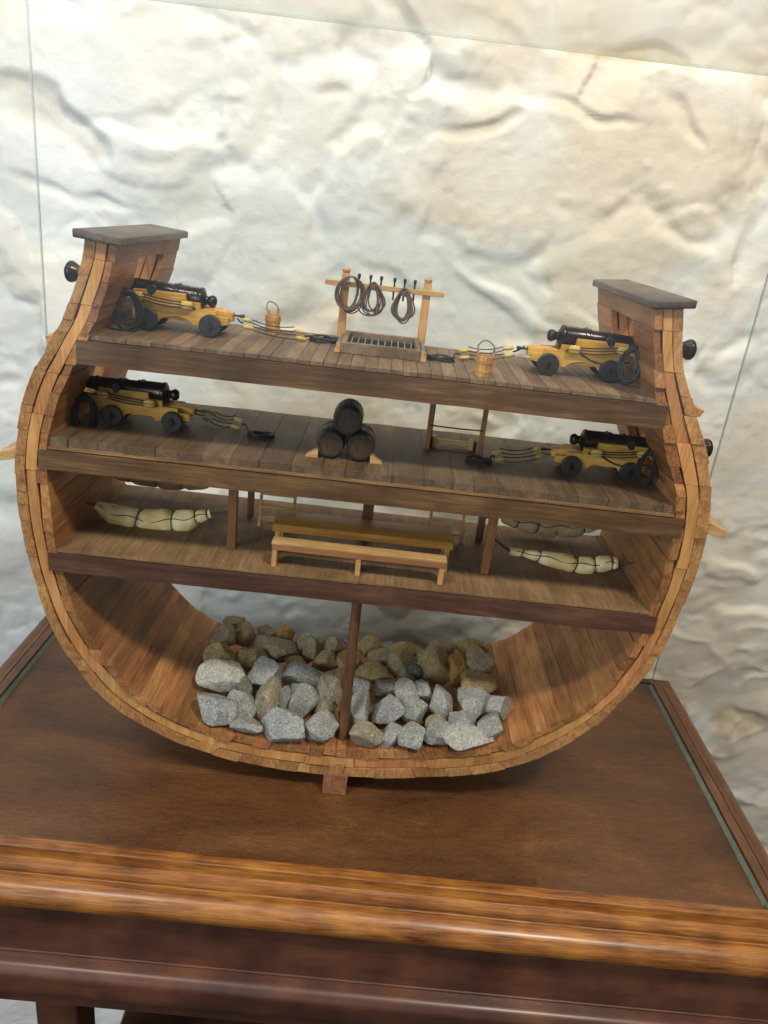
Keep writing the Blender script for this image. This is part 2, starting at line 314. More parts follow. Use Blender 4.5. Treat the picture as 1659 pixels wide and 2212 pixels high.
# ================================================================== SETTING: whitewashed rubble wall
YW = 0.50
def make_wall():
    x0, x1, z0, z1 = -1.15, 1.45, -1.45, 1.20; st = 0.0042
    nx = int((x1-x0)/st); nz = int((z1-z0)/st)
    X, Z = np.meshgrid(np.linspace(x0, x1, nx), np.linspace(z0, z1, nz))
    rs = np.random.RandomState(3)
    def vnoise(X, Z, s, ang=0.0, ax=1.0):
        c, s_ = math.cos(ang), math.sin(ang)
        U = (X*c+Z*s_)/s/ax+50; V = (-X*s_+Z*c)/s+50
        G = rs.rand(600, 600)*2-1
        iu = np.floor(U).astype(int); iv = np.floor(V).astype(int); fu = U-iu; fv = V-iv
        fu = fu**3*(fu*(fu*6-15)+10); fv = fv**3*(fv*(fv*6-15)+10)
        g = lambda a, b_: G[a % 600, b_ % 600]
        return (g(iu, iv)*(1-fu)+g(iu+1, iv)*fu)*(1-fv)+(g(iu, iv+1)*(1-fu)+g(iu+1, iv+1)*fu)*fv
    def fbm(s, o, ang=0.0, ax=1.0, X=X, Z=Z, g=0.5):
        a = 0; amp = 1
        for k in range(o): a = a+amp*vnoise(X, Z, s/2**k, ang+0.5*k, ax); amp *= g
        return a
    wx = X+0.045*fbm(0.20, 3); wz = Z+0.035*fbm(0.18, 3)
    def worley(U, V, seed, jit=0.85):
        r_ = np.random.RandomState(seed); T = 256; jx = r_.rand(T, T)*jit; jz = r_.rand(T, T)*jit; hid = r_.rand(T, T)*2-1; ha = r_.rand(T, T)*2-1; hb = r_.rand(T, T)*2-1
        iu = np.floor(U).astype(int); iv = np.floor(V).astype(int); D1_ = np.full(U.shape, 9.0); D2_ = np.full(U.shape, 9.0); o = [np.zeros(U.shape) for _ in range(4)]
        for a_ in (-1, 0, 1):
            for b_ in (-1, 0, 1):
                p_, q_ = (iu+a_) % T, (iv+b_) % T; dx = U-(iu+a_+jx[p_, q_]+0.5*(1-jit)); dz = V-(iv+b_+jz[p_, q_]+0.5*(1-jit)); d = np.sqrt(dx*dx+dz*dz); c = d < D1_
                D2_ = np.where(c, D1_, np.minimum(D2_, d)); D1_ = np.where(c, d, D1_)
                o[0] = np.where(c, hid[p_, q_], o[0]); o[1] = np.where(c, dx*ha[p_, q_]+dz*hb[p_, q_], o[1])
        return D1_, D2_, o[0], o[1]
    def sm(x): x = np.clip(x, 0, 1); return x*x*(3-2*x)
    # big irregular rubble blocks, plastered over with lime
    a1, a2, hid, til = worley(wx/0.27+40, wz/0.185+40+0.37*np.floor(wx/0.27), 11)
    e = sm((a2-a1)/0.42); soft = np.clip(0.60+0.9*fbm(0.28, 2), 0.12, 1.0)
    H = (e*0.013+hid*0.0075*e+til*0.016*e)*(0.35+0.65*soft)
    # small pinning stones and lime lumps crowd the joints
    lx_, lz_ = X+0.008*fbm(0.05, 2), Z+0.008*fbm(0.045, 2)
    b1_, b2_, hb_, tb_ = worley(lx_/0.062+30, lz_/0.046+30, 12)
    dome = sm((b2_-b1_)/0.62)*(0.55+0.45*hb_); zone = np.clip(1.25-(a2-a1)/0.34, 0, 1)*sm(fbm(0.20, 2)+0.75)
    H = H+dome*0.0085*zone
    c1, c2, hc, tc_ = worley(lx_/0.020+10, lz_/0.016+10, 13)
    H = H+sm((c2-c1)/0.5)*np.clip(hc, 0, 1)*0.0034*sm(fbm(0.12, 3)*1.3+0.05)
    stain = np.zeros(X.shape)
    # stones and hollows surveyed from the photo: (px, py, rx, ry, angle, height, edge, stain)
    F = [(310, 282, 135, 48, 4, .030, .35, 0), (120, 240, 120, 42, 8, -.030, .5, .35), (330, 285, 60, 20, 4, -.008, .8, .25), (1340, 160, 130, 20, 2, -.026, .6, .8),
         (1250, 268, 80, 17, 2, -.022, .6, .35), (1440, 290, 70, 20, 12, -.016, .6, .2), (1120, 400, 205, 130, -14, .016, .25, 0), (930, 440, 42, 125, 3, .022, .5, 0),
         (1020, 300, 90, 22, -20, -.020, .6, .3), (805, 440, 100, 90, 10, .024, .35, 0), (560, 480, 115, 120, -20, .018, .25, 0), (450, 560, 170, 60, 20, .012, .4, 0),
         (1510, 450, 62, 30, 0, .022, .5, 0), (1515, 530, 48, 36, 0, .024, .6, 0), (640, 270, 60, 110, 18, .014, .5, 0), (520, 240, 28, 120, 14, -.014, .7, .15),
         (700, 170, 26, 120, 20, -.013, .7, 0), (640, 225, 40, 16, 0, -.014, .8, .3), (250, 400, 80, 16, -2, -.018, .8, .15), (120, 385, 70, 14, 4, -.016, .8, .2),
         (180, 100, 90, 70, 0, .014, .4, 0), (1270, 700, 150, 30, 20, .02, .6, 0), (1100, 640, 120, 22, 18, .018, .7, 0), (1600, 800, 40, 60, 0, .02, .6, 0),
         (1600, 640, 60, 90, 0, .018, .5, 0), (870, 640, 90, 24, 12, -.012, .7, 0), (1590, 1200, 60, 22, 28, .022, .6, 0), (1600, 1330, 70, 40, 10, .024, .5, 0),
         (1640, 1540, 60, 45, 15, -.018, .6, .8), (1590, 1600, 50, 70, 30, .02, .6, .0), (1180, 1360, 60, 20, 10, .012, .6, .3), (1500, 1760, 60, 60, 0, .015, .6, 0)]
    for (px_, py_, rx, ry, an, h, ed, stn) in F:
        c = at(px_, py_, 'y', YW); ex = at(px_+10, py_, 'y', YW); k = (ex-c).length/10
        a = math.radians(-an-4); dx = wx-c.x; dz = wz-c.z
        u = (dx*math.cos(a)+dz*math.sin(a))/(rx*k); v = (-dx*math.sin(a)+dz*math.cos(a))/(ry*k)
        r = np.sqrt(u*u+v*v); r = r+0.12*fbm(0.05, 2)*1.0; m = np.clip((1.25-r)/(ed*1.3), 0, 1); m = m*m*(3-2*m)
        if h > 0: H = H*(1-m*0.75)+m*h*0.62*(1+0.25*v)
        else: H = H+m*h*0.40*(1+0.5*u)*np.clip(1+0.8*(v), 0.2, 1.6)
        stain = np.maximum(stain, m*stn)
    H = H+0.0065*fbm(0.24, 3)+0.0014*fbm(0.060, 3)+0.0006*fbm(0.014, 2)
    chip = sm((fbm(0.10, 4, 0.2, 1.6)-0.50)/0.07); H = H-0.0012*chip
    fold = np.clip(1-np.abs(fbm(0.07, 3, -0.35, 2.2)), 0, 1)**3
    H = H+0.007*fold*np.clip((0.30-Z)*2.0, 0.0, 1)*np.clip(0.6+X*1.0, 0.25, 1.3)
    bump = np.clip(fbm(0.03, 1)-0.62, 0, 1); H = H+0.006*bump
    H = H*0.66
    V = np.empty((nx*nz, 3)); V[:, 0] = X.ravel(); V[:, 2] = Z.ravel(); V[:, 1] = (YW-H+0.01).ravel()
    idx = np.arange(nx*nz).reshape(nz, nx)
    Q = np.stack([idx[:-1, :-1], idx[:-1, 1:], idx[1:, 1:], idx[1:, :-1]], -1).reshape(-1, 4)
    me = bpy.data.meshes.new('wall'); me.vertices.add(len(V)); me.vertices.foreach_set('co', V.ravel())
    me.loops.add(Q.size); me.loops.foreach_set('vertex_index', Q.ravel())
    me.polygons.add(len(Q)); me.polygons.foreach_set('loop_start', np.arange(len(Q))*4)
    me.polygons.foreach_set('use_smooth', np.ones(len(Q), bool)); me.update(); me.validate()
    at_ = me.attributes.new('worn', 'FLOAT', 'POINT'); at_.data.foreach_set('value', stain.ravel().astype(np.float32))
    an_ = me.attributes.new('tone', 'FLOAT', 'POINT'); an_.data.foreach_set('value', (0.5+0.5*hid+0.25*fbm(0.12, 3)).ravel().astype(np.float32))
    ah = me.attributes.new('relief', 'FLOAT', 'POINT'); ah.data.foreach_set('value', H.ravel().astype(np.float32))
    m, t, b = nt('whitewashed_stone'); L = t.links.new
    tc = N(t, 'ShaderNodeTexCoord')
    n1 = N(t, 'ShaderNodeTexNoise', Scale=3.2, Detail=5.0, Roughness=0.6, Distortion=0.6); L(tc.outputs['Object'], n1.inputs[0])
    sep = N(t, 'ShaderNodeSeparateXYZ'); L(tc.outputs['Object'], sep.inputs[0])
    mw = N(t, 'ShaderNodeMapRange'); mw.inputs[1].default_value = -0.35; mw.inputs[2].default_value = 0.55; mw.inputs[3].default_value = -0.10; mw.inputs[4].default_value = 0.14
    L(sep.outputs[0], mw.inputs[0])
    ad0 = N(t, 'ShaderNodeMath', operation='ADD'); L(n1.outputs[0], ad0.inputs[0]); L(mw.outputs[0], ad0.inputs[1])
    tn = N(t, 'ShaderNodeAttribute', attribute_name='tone'); tm = N(t, 'ShaderNodeMath', operation='MULTIPLY_ADD'); L(tn.outputs['Fac'], tm.inputs[0]); tm.inputs[1].default_value = 0.20; tm.inputs[2].default_value = -0.10
    ad = N(t, 'ShaderNodeMath', operation='ADD'); L(ad0.outputs[0], ad.inputs[0]); L(tm.outputs[0], ad.inputs[1])
    r = ramp(t, [(0.34, (0.76, 0.77, 0.765)), (0.50, (0.77, 0.745, 0.695)), (0.64, (0.74, 0.66, 0.555))]); L(ad.outputs[0], r.inputs[0])
    n4 = N(t, 'ShaderNodeTexNoise', Scale=9.0, Detail=8.0, Roughness=0.7, Distortion=1.2); L(tc.outputs['Object'], n4.inputs[0])
    r4 = ramp(t, [(0.60, (0, 0, 0)), (0.74, (1, 1, 1))]); L(n4.outputs[0], r4.inputs[0])
    aw = N(t, 'ShaderNodeAttribute', attribute_name='worn')
    n5 = N(t, 'ShaderNodeTexNoise', Scale=30.0, Detail=6.0, Roughness=0.7); L(tc.outputs['Object'], n5.inputs[0])
    mm = N(t, 'ShaderNodeMath', operation='MULTIPLY'); L(aw.outputs['Fac'], mm.inputs[0])
    r5 = ramp(t, [(0.35, (0.2, 0.2, 0.2)), (0.62, (1.0, 1.0, 1.0))]); L(n5.outputs[0], r5.inputs[0]); L(r5.outputs[0], mm.inputs[1])
    mA = N(t, 'ShaderNodeMix', data_type='RGBA'); m4 = N(t, 'ShaderNodeMath', operation='MULTIPLY'); L(r4.outputs[0], m4.inputs[0]); m4.inputs[1].default_value = 0.45
    L(m4.outputs[0], mA.inputs[0]); L(r.outputs[0], mA.inputs[6]); mA.inputs[7].default_value = (0.56, 0.47, 0.36, 1)
    mB = N(t, 'ShaderNodeMix', data_type='RGBA'); L(mm.outputs[0], mB.inputs[0]); L(mA.outputs[2], mB.inputs[6]); mB.inputs[7].default_value = (0.50, 0.37, 0.20, 1)
    L(mB.outputs[2], b.inputs['Base Color']); b.inputs['Roughness'].default_value = 0.55; b.inputs['Specular IOR Level'].default_value = 0.35
    n6 = N(t, 'ShaderNodeTexNoise', Scale=75.0, Detail=6.0, Roughness=0.6); L(tc.outputs['Object'], n6.inputs[0])
    bp = N(t, 'ShaderNodeBump', Strength=0.32, Distance=0.004); L(n6.outputs[0], bp.inputs['Height']); L(bp.outputs[0], b.inputs['Normal'])
    me.materials.append(m)
    o = bpy.data.objects.new('whitewashed_wall', me); COL.objects.link(o)
    tag(o, 'rough rubble stone wall painted white, standing behind the glass case', 'wall')
make_wall()

# ================================================================== DISPLAY TABLE
TZ = -0.0334; TX0, TX1, TY0, TY1 = -0.4324, 0.504, -0.112, 0.3061
table = thing('display_table', 'dark varnished wooden display table with rounded moulded rim carrying the ship model', 'table', (0, 0, 0))
bm = bmesh.new(); box(bm, TX0-0.01, TX1+0.01, TY0-0.01, TY1+0.01, TZ-0.02, TZ)
finish('table_top', bm, M['board'], table)
def ring_sweep(prof):
    """mitred sweep of an (offset,z) profile round the table; returns dict of bm per side"""
    corners = lambda d: [(TX0-d, TY0-d), (TX1+d, TY0-d), (TX1+d, TY1+d), (TX0-d, TY1+d)]
    out = []
    for s in range(4):
        b_ = bmesh.new(); cols = []
        for (d, z) in prof:
            c = corners(d); a, e = c[s], c[(s+1) % 4]
            cols.append([b_.verts.new((a[0]+(e[0]-a[0])*k/24, a[1]+(e[1]-a[1])*k/24, TZ+z)) for k in range(25)])
        for i in range(len(cols)-1):
            for k in range(24): b_.faces.new((cols[i][k], cols[i+1][k], cols[i+1][k+1], cols[i][k+1]))
        out.append(b_)
    return out
def arc(cx, cz, r, a0, a1, n): return [(cx+r*math.cos(math.radians(a0+(a1-a0)*i/n)), cz+r*math.sin(math.radians(a0+(a1-a0)*i/n))) for i in range(n+1)]
rimprof = [(0, -0.006), (0, 0.0025), (0.0008, 0.0035), (0.0115, 0.0035), (0.0125, 0.0026), (0.0132, -0.0060), (0.0142, -0.0088), (0.0190, -0.0104), (0.0200, -0.0098), (0.0206, -0.0072), (0.0214, -0.0066), (0.0252, -0.0070),
           (0.0260, -0.0080), (0.0266, -0.0165), (0.0285, -0.0180), (0.0305, -0.0172)] + arc(0.0355, -0.0300, 0.0158, 112, -80, 16) + [(0.0375, -0.0470), (0.036, -0.0475)]
for i, b_ in enumerate(ring_sweep(rimprof)):
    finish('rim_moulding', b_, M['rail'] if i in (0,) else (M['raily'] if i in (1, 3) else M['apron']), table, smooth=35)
ap = [(0.036, -0.047), (0.036, -0.117), (0.0375, -0.1175), (0.0375, -0.1195), (0.036, -0.120)]
for b_ in ring_sweep(ap): finish('apron', b_, M['apron'], table)
lm_ = [(0.036, -0.1195), (0.044, -0.1205)] + arc(0.0435, -0.133, 0.0125, 85, -10, 8) + [(0.0555, -0.150), (0.054, -0.160), (0.047, -0.170), (0.045, -0.185), (0.030, -0.186)]
for b_ in ring_sweep(lm_): finish('lower_moulding', b_, M['apron'], table, smooth=35)
for lx in (-0.279, 0.43):
    for ly in (-0.085, 0.26):
        bm = bmesh.new()
        box(bm, lx-0.025, lx+0.025, ly-0.025, ly+0.025, TZ-1.05, TZ-0.1, bev=0.002)
        finish('leg', bm, M['apron'], table)
bm = bmesh.new(); box(bm, -0.252, 0.402, -0.07, 0.25, TZ-0.50, TZ-0.475, bev=0.003)
finish('lower_shelf', bm, M['apron'], table)
bm = bmesh.new(); box(bm, TX0-0.03, TX1+0.03, TY0-0.03, TY1+0.03, TZ-0.04, TZ-0.0205)
finish('underside_board', bm, M['apron'], table)

# ================================================================== GLASS CASE
def glass_mat():
    m = bpy.data.materials.new('clear_glass'); m.use_nodes = True; t = m.node_tree; t.nodes.clear(); L = t.links.new
    o = N(t, 'ShaderNodeOutputMaterial'); tr = N(t, 'ShaderNodeBsdfTransparent'); tr.inputs[0].default_value = (0.972, 0.98, 0.972, 1)
    gl = N(t, 'ShaderNodeBsdfGlossy', Roughness=0.02); fr0 = N(t, 'ShaderNodeLayerWeight', Blend=0.5)
    pw = N(t, 'ShaderNodeMath', operation='POWER'); L(fr0.outputs['Facing'], pw.inputs[0]); pw.inputs[1].default_value = 5
    fr = N(t, 'ShaderNodeMath', operation='MULTIPLY_ADD'); L(pw.outputs[0], fr.inputs[0]); fr.inputs[1].default_value = 0.95; fr.inputs[2].default_value = 0.018
    mx = N(t, 'ShaderNodeMixShader'); L(fr.outputs[0], mx.inputs[0]); L(tr.outputs[0], mx.inputs[1]); L(gl.outputs[0], mx.inputs[2])
    L(mx.outputs[0], o.inputs[0]); return m
def edge_mat():
    m = bpy.data.materials.new('glass_edge'); m.use_nodes = True; t = m.node_tree; t.nodes.clear(); L = t.links.new
    o = N(t, 'ShaderNodeOutputMaterial'); tr = N(t, 'ShaderNodeBsdfTransparent'); tr.inputs[0].default_value = (0.88, 0.93, 0.89, 1)
    b = N(t, 'ShaderNodeBsdfPrincipled', Roughness=0.2); b.inputs['Base Color'].default_value = (0.36, 0.42, 0.38, 1)
    mx = N(t, 'ShaderNodeMixShader'); mx.inputs[0].default_value = 0.45; L(tr.outputs[0], mx.inputs[1]); L(b.outputs[0], mx.inputs[2]); L(mx.outputs[0], o.inputs[0]); return m
GM, GE = glass_mat(), edge_mat()
case = thing('glass_case', 'clear five pane glass case standing on the table round the ship model', 'glass case', (0, 0, 0))
GT = 0.8105; th = 0.0035
def pane(x0, x1, y0, y1, z0, z1, big, lower=True):
    bm = bmesh.new(); box(bm, x0, x1, y0, y1, z0, z1); bm.normal_update()
    for f in bm.faces: f.material_index = 0 if abs(f.normal[big]) > 0.9 or (not lower and abs(f.normal[2]) > 0.9) else 1
    finish('glass_pane', bm, None, case, mats=[GM, GE])
g0 = TZ+0.0006
pane(TX0+0.0045, TX1-0.0045, TY0+0.001, TY0+0.001+th, g0, GT, 1, False)
pane(TX0+0.0045, TX1-0.0045, TY1-0.001-th, TY1-0.001, g0, GT, 1)
pane(TX0+0.001, TX0+0.001+th, TY0+0.001, TY1-0.001, g0, GT, 0)
pane(TX1-0.001-th, TX1-0.001, TY0+0.001, TY1-0.001, g0, GT, 0)
pane(TX0+0.001, TX1-0.001, TY0+0.001, TY1-0.001, GT+0.0003, GT+0.0003+th, 2)
sealm = plain('green_sealant', (0.16, 0.19, 0.15), 0.4, 0, 0.2, 80, 0.2)
for x in (TX0+0.001+th, TX1-0.001-th):
    s = 1 if x < 0 else -1
    bm = bmesh.new(); prism(bm, [(x+s*.0003, TZ+0.0004), (x+s*0.004, TZ+0.0004), (x+s*.0003, TZ+0.005)], TY0+0.006, TY1-0.006)
    finish('seal_strip', bm, sealm, case)

# ================================================================== SHIP MODEL HULL
ship = thing('ship_cross_section', 'wooden warship model cut through amidships, three decks above a stone filled hold', 'ship model', (0.0196, 0.107, TZ))
def sp(name, bm, mat, parent=None, **kw):
    o = finish(name, bm, mat, None, **kw)
    return o
def adopt(o, parent, off=None):
    """parent while keeping mesh coordinates in world space"""
    o.parent = parent
    o.matrix_parent_inverse = Matrix.Translation(-Vector(parent.location)) if parent.type == 'EMPTY' else Matrix.Identity(4)
DH = 0.2145
O_ = [(-0.2539, 0.5664), (-0.2556, 0.5559), (-0.2586, 0.5436), (-0.2634, 0.531), (-0.2682, 0.5169), (-0.274, 0.5025), (-0.2803, 0.4879), (-0.2874, 0.4772), (-0.2913, 0.4699), (-0.2985, 0.4573), (-0.3083, 0.4416), (-0.3166, 0.4226), (-0.3235, 0.4007), (-0.3283, 0.3786), (-0.3318, 0.3561), (-0.3342, 0.3228), (-0.3338, 0.2898), (-0.3307, 0.2597), (-0.3265, 0.2283), (-0.3203, 0.203), (-0.3131, 0.1731), (-0.3044, 0.1485), (-0.2944, 0.1258), (-0.2785, 0.1009), (-0.2621, 0.0779), (-0.24, 0.0577), (-0.1967, 0.0305), (-0.1561, 0.0129), (-0.1019, -0.0012), (-0.0445, -0.0077), (0.0196, -0.0090), (0.0755, -0.0055), (0.1162, 0.0005), (0.1561, 0.0081), (0.1954, 0.0179), (0.234, 0.0337), (0.2567, 0.048), (0.2896, 0.077), (0.314, 0.1054), (0.3276, 0.1301), (0.3425, 0.1569), (0.3558, 0.1878), (0.3625, 0.2206), (0.3685, 0.2547), (0.3727, 0.2882), (0.3742, 0.3155), (0.3717, 0.3535), (0.3665, 0.3864), (0.3613, 0.4037), (0.3543, 0.4209), (0.3456, 0.4409), (0.3332, 0.4614), (0.3211, 0.4833), (0.3122, 0.4984), (0.3035, 0.5181), (0.2971, 0.5427), (0.2914, 0.5662)]
I_ = [(-0.2242, 0.5650), (-0.2286, 0.5389), (-0.2332, 0.5237), (-0.2382, 0.5107), (-0.2443, 0.4931), (-0.2508, 0.4822), (-0.2664, 0.4508), (-0.2742, 0.4351), (-0.2827, 0.416), (-0.2885, 0.4001), (-0.2939, 0.3825), (-0.2963, 0.3728), (-0.3004, 0.3412), (-0.3002, 0.3213), (-0.2984, 0.3032), (-0.2974, 0.2769), (-0.2944, 0.2533), (-0.2895, 0.2251), (-0.2859, 0.2071), (-0.2786, 0.1813), (-0.2703, 0.1632), (-0.2599, 0.1432), (-0.2456, 0.1239), (-0.231, 0.1067), (-0.2152, 0.0882), (-0.1917, 0.0707), (-0.1699, 0.0558), (-0.1168, 0.0388), (-0.0495, 0.0324), (0.0196, 0.0325), (0.0705, 0.0365), (0.1233, 0.0421), (0.1761, 0.0514), (0.2169, 0.0671), (0.2661, 0.102), (0.3007, 0.1386), (0.3156, 0.1702), (0.3274, 0.2039), (0.3345, 0.2508), (0.3369, 0.2832), (0.3375, 0.3168), (0.3355, 0.3464), (0.3300, 0.379), (0.3190, 0.4054), (0.3059, 0.4308), (0.2867, 0.4776), (0.2782, 0.5012), (0.27, 0.5315), (0.262, 0.5650)]
def dense(P):
    pts = spline([Vector((x, 0, z)) for x, z in P], 8); a = np.array([(p.x, p.z) for p in pts])
    k = np.ones(7)/7                                     # light smoothing keeps the hand-made wobble
    b_ = a.copy()
    for c in (0, 1): b_[3:-3, c] = np.convolve(a[:, c], k, 'valid')
    return b_
Od, Id = dense(O_), dense(I_)
ZA = [0.4755, 0.3626, 0.2503, 0.11]
def anchors(a):
    s = np.r_[0, np.cumsum(np.hypot(*np.diff(a, axis=0).T))]; mid = int(np.argmin(np.abs(a[:, 0]-0.0196)+(a[:, 1] > 0.1)*9))
    L_ = [0]+[int(np.argmin(np.abs(a[:mid, 1]-z))) for z in ZA]+[mid]+[mid+int(np.argmin(np.abs(a[mid:, 1]-z))) for z in ZA[::-1]]+[len(a)-1]
    return s, L_
sO, aO = anchors(Od); sI, aI = anchors(Id)
NU = 1200
U = np.linspace(0, 1, NU)
uanch = sO[aO]/sO[-1]
def remap(a, s, an):
    ss = np.interp(U, uanch, s[an]); return np.c_[np.interp(ss, s, a[:, 0]), np.interp(ss, s, a[:, 1])]
PO, PI_ = remap(Od, sO, aO), remap(Id, sI, aI)
LEN = sO[-1]
def hp(u, f):
    i = u*(NU-1); o = np.array([np.interp(i, np.arange(NU), PO[:, 0]), np.interp(i, np.arange(NU), PO[:, 1])])
    n = np.array([np.interp(i, np.arange(NU), PI_[:, 0]), np.interp(i, np.arange(NU), PI_[:, 1])])
    p = o+(n-o)*f; return (float(p[0]), float(p[1]))
def u_at(side, z, f=0.5):
    P = PO+(PI_-PO)*f; h = NU//2
    i = int(np.argmin(np.abs(P[:h, 1]-z))) if side < 0 else h+int(np.argmin(np.abs(P[h:, 1]-z)))
    return i/(NU-1)
PORTS = [(-1, 0.507, 0.549, 0.072, 0.160), (1, 0.507, 0.543, 0.066, 0.150), (-1, 0.398, 0.440, 0.070, 0.150), (1, 0.398, 0.440, 0.070, 0.150)]
pus = [(min(u_at(s, a), u_at(s, b_)), max(u_at(s, a), u_at(s, b_)), y0, y1) for s, a, b_, y0, y1 in PORTS]
def layer(bm, f0, f1, wmin, wmax, gap, tj, y0, y1, yj, step=0.006, seed=1):
    R = random.Random(seed); brk = [0.0]; forced = sorted([q[0] for q in pus]+[q[1] for q in pus]+[1.0])
    while brk[-1] < 1.0:
        nx = brk[-1]+R.uniform(wmin, wmax)/LEN
        nf = [q for q in forced if q > brk[-1]+1e-6][0]
        if nx > nf-wmin*0.5/LEN: nx = nf
        brk.append(nx)
    for a, b_ in zip(brk[:-1], brk[1:]):
        spans = [(y0+R.uniform(-yj, yj), y1+R.uniform(-yj, yj))]
        for (p0, p1, ya, yb) in pus:
            if a >= p0-1e-6 and b_ <= p1+1e-6: spans = [(spans[0][0], ya), (yb, spans[0][1])]
        g = R.uniform(gap[0], gap[1])/LEN/2
        n = max(1, int((b_-a)*LEN/step)); fa, fb = f0+R.uniform(0, tj), f1-R.uniform(0, tj)
        tl = R.uniform(-tj, tj)*0.4
        us = [a+g+(b_-a-2*g)*i/n for i in range(n+1)]
        poly = [hp(u, fa+tl*(i/n-0.5)) for i, u in enumerate(us)]+[hp(u, fb+tl*(i/n-0.5)) for i, u in reversed(list(enumerate(us)))]
        for (ya, yb) in spans: prism(bm, poly, ya, yb)
bm = bmesh.new(); layer(bm, 0.0, 0.345, 0.012, 0.042, (0.00005, 0.0007), 0.045, 0.0, DH, 0.0011, seed=4)
adopt(finish('outer_planking', bm, M['outer']), ship)
bm = bmesh.new(); layer(bm, 0.345, 0.675, 0.06, 0.15, (0.0001, 0.0008), 0.028, 0.0006, DH-0.002, 0.0008, seed=9)
adopt(finish('frame', bm, M['frame']), ship)
bm = bmesh.new(); layer(bm, 0.675, 1.0, 0.0145, 0.023, (0.00005, 0.0007), 0.07, -0.0004, DH-0.001, 0.0016, seed=12)
adopt(finish('inner_planking', bm, M['inner']), ship)
# dark glue line between the layers
bm = bmesh.new()
for f0, f1 in ((0.31, 0.37), (0.64, 0.71)):
    for k in range(0, 200):
        a, b_ = k/200, (k+1)/200
        if any(b_ > p0 and a < p1 for p0, p1, _, _ in pus):
            prism(bm, [hp(a, f0), hp(b_, f0), hp(b_, f1), hp(a, f1)], 0.0045, 0.055)
        else: prism(bm, [hp(a, f0), hp(b_, f0), hp(b_, f1), hp(a, f1)], 0.0045, DH-0.006)
adopt(finish('caulking', bm, M['hole']), ship)
# cap rails
for s, pts in ((-1, [(-0.2630, 0.5735), (-0.2185, 0.5700)]), (1, [(0.2590, 0.5690), (0.3000, 0.5735)])):
    (xa, za), (xb, zb) = pts
    bm = bmesh.new(); prism(bm, [(xa, za-0.0075), (xb, zb-0.0075), (xb, zb), (xa, za)], -0.006, DH+0.005, bev=0.0014)
    adopt(finish('cap_rail', bm, M['cap'], smooth=50), ship)
# keel
bm = bmesh.new(); prism(bm, [(0.0065, TZ+0.0003), (0.0345, TZ+0.0003), (0.0350, -0.003), (0.0060, -0.003)], -0.003, DH-0.003, bev=0.0008)
adopt(finish('keel', bm, M['keel']), ship)
bm = bmesh.new(); prism(bm, [(0.0125, -0.0025), (0.0275, -0.0025), (0.030, 0.0125), (0.012, 0.0125)], -0.0022, DH-0.002, bev=0.0005)
adopt(finish('keelson', bm, M['outer']), ship)
# wales / channels standing out from the sides
def wale(poly, y1=DH-0.01, mat='outer', nm='wale'):
    bm = bmesh.new(); prism(bm, poly, 0.003, y1, bev=0.0007); adopt(finish(nm, bm, M[mat]), ship)
wale([(-0.330, 0.348), (-0.349, 0.3435), (-0.352, 0.3515), (-0.331, 0.3600)], mat='pale', nm='channel')
wale([(0.371, 0.3605), (0.371, 0.348), (0.3915, 0.3435), (0.3935, 0.3515)], mat='pale', nm='channel')
wale([(-0.287, 0.475), (-0.2965, 0.4745), (-0.2945, 0.4680), (-0.290, 0.4655)])
wale([(0.326, 0.476), (0.3365, 0.4730), (0.3340, 0.4670), (0.329, 0.4655)])
# decks: planking with beams
def deck(nm, mat, bmat, zb0, zb1, zt, depth, fx=0.70, plank=(0.012, 0.015), strip=False, over=0.0, camber=0.0, lip=0.0):
    u0, u1 = u_at(-1, zt, 1.0), u_at(1, zt, 1.0); xl, xr = hp(u0, 0.90)[0], hp(u1, 0.90)[0]
    bm = bmesh.new(); x = xl; R = random.Random(nm)
    th_ = zt-zb1
    while x < xr-1e-4:
        w_ = min(R.uniform(*plank), xr-x)
        if xr-x-w_ < 0.006: w_ = xr-x
        z = zt+R.uniform(-0.00025, 0.00025); g = R.choice((0.00006, 0.00008, 0.00012, 0.0003))
        y0 = 0.0015+R.uniform(-0.0012, 0.0010)-over
        box(bm, x+g, x+w_-g, y0, depth+R.uniform(-.001, .001), zb1+0.0004, z, bev=0.0002)
        x += w_
    # thin backing so no light leaks between planks
    box(bm, xl+0.001, xr-0.001, 0.006, depth-0.006, zb1-0.0004, zb1+0.0012)
    d = finish(nm, bm, M[mat]); adopt(d, ship)
    for k, (ya, yb) in enumerate(((-0.0025, 0.0125), (depth-0.016, depth-0.004), (depth*0.5-0.006, depth*0.5+0.006))):
        fxx = fx if k == 0 else 0.95
        bx0 = hp(u_at(-1, zb1, 1.0), fxx)[0]; bx1 = hp(u_at(1, zb1, 1.0), fxx)[0]
        bm = bmesh.new(); n = 40; rows = []
        for i in range(n+1):
            xx = bx0+(bx1-bx0)*i/n; j = 0.0004*noise.noise(Vector((xx*30, zb0*50, k)))
            rows.append([bm.verts.new(p) for p in ((xx, ya+j, zb0+j), (xx, ya+j, zb1+j*0.5-0.0002), (xx, yb, zb1-0.0005), (xx, yb, zb0))])
        for i in range(n):
            for q in range(4):
                bm.faces.new((rows[i][q], rows[i+1][q], rows[i+1][(q+1) % 4], rows[i][(q+1) % 4]))
        bm.faces.new(rows[0][::-1]); bm.faces.new(rows[-1])
        bmesh.ops.recalc_face_normals(bm, faces=bm.faces)
        b_ = finish('beam', bm, M[bmat]); b_.parent = d
    if strip:
        bm = bmesh.new(); box(bm, xl+0.002, xr-0.002, -0.0032, 0.004, zb1+0.0012, zb1+0.0030, jit=0.0002)
        finish('beam_capping', bm, M['lightstrip']).parent = d
    return d
deck('upper_deck', 'deck1', 'beam', 0.4517, 0.4745, 0.4790, 0.163, plank=(0.0110, 0.0135))
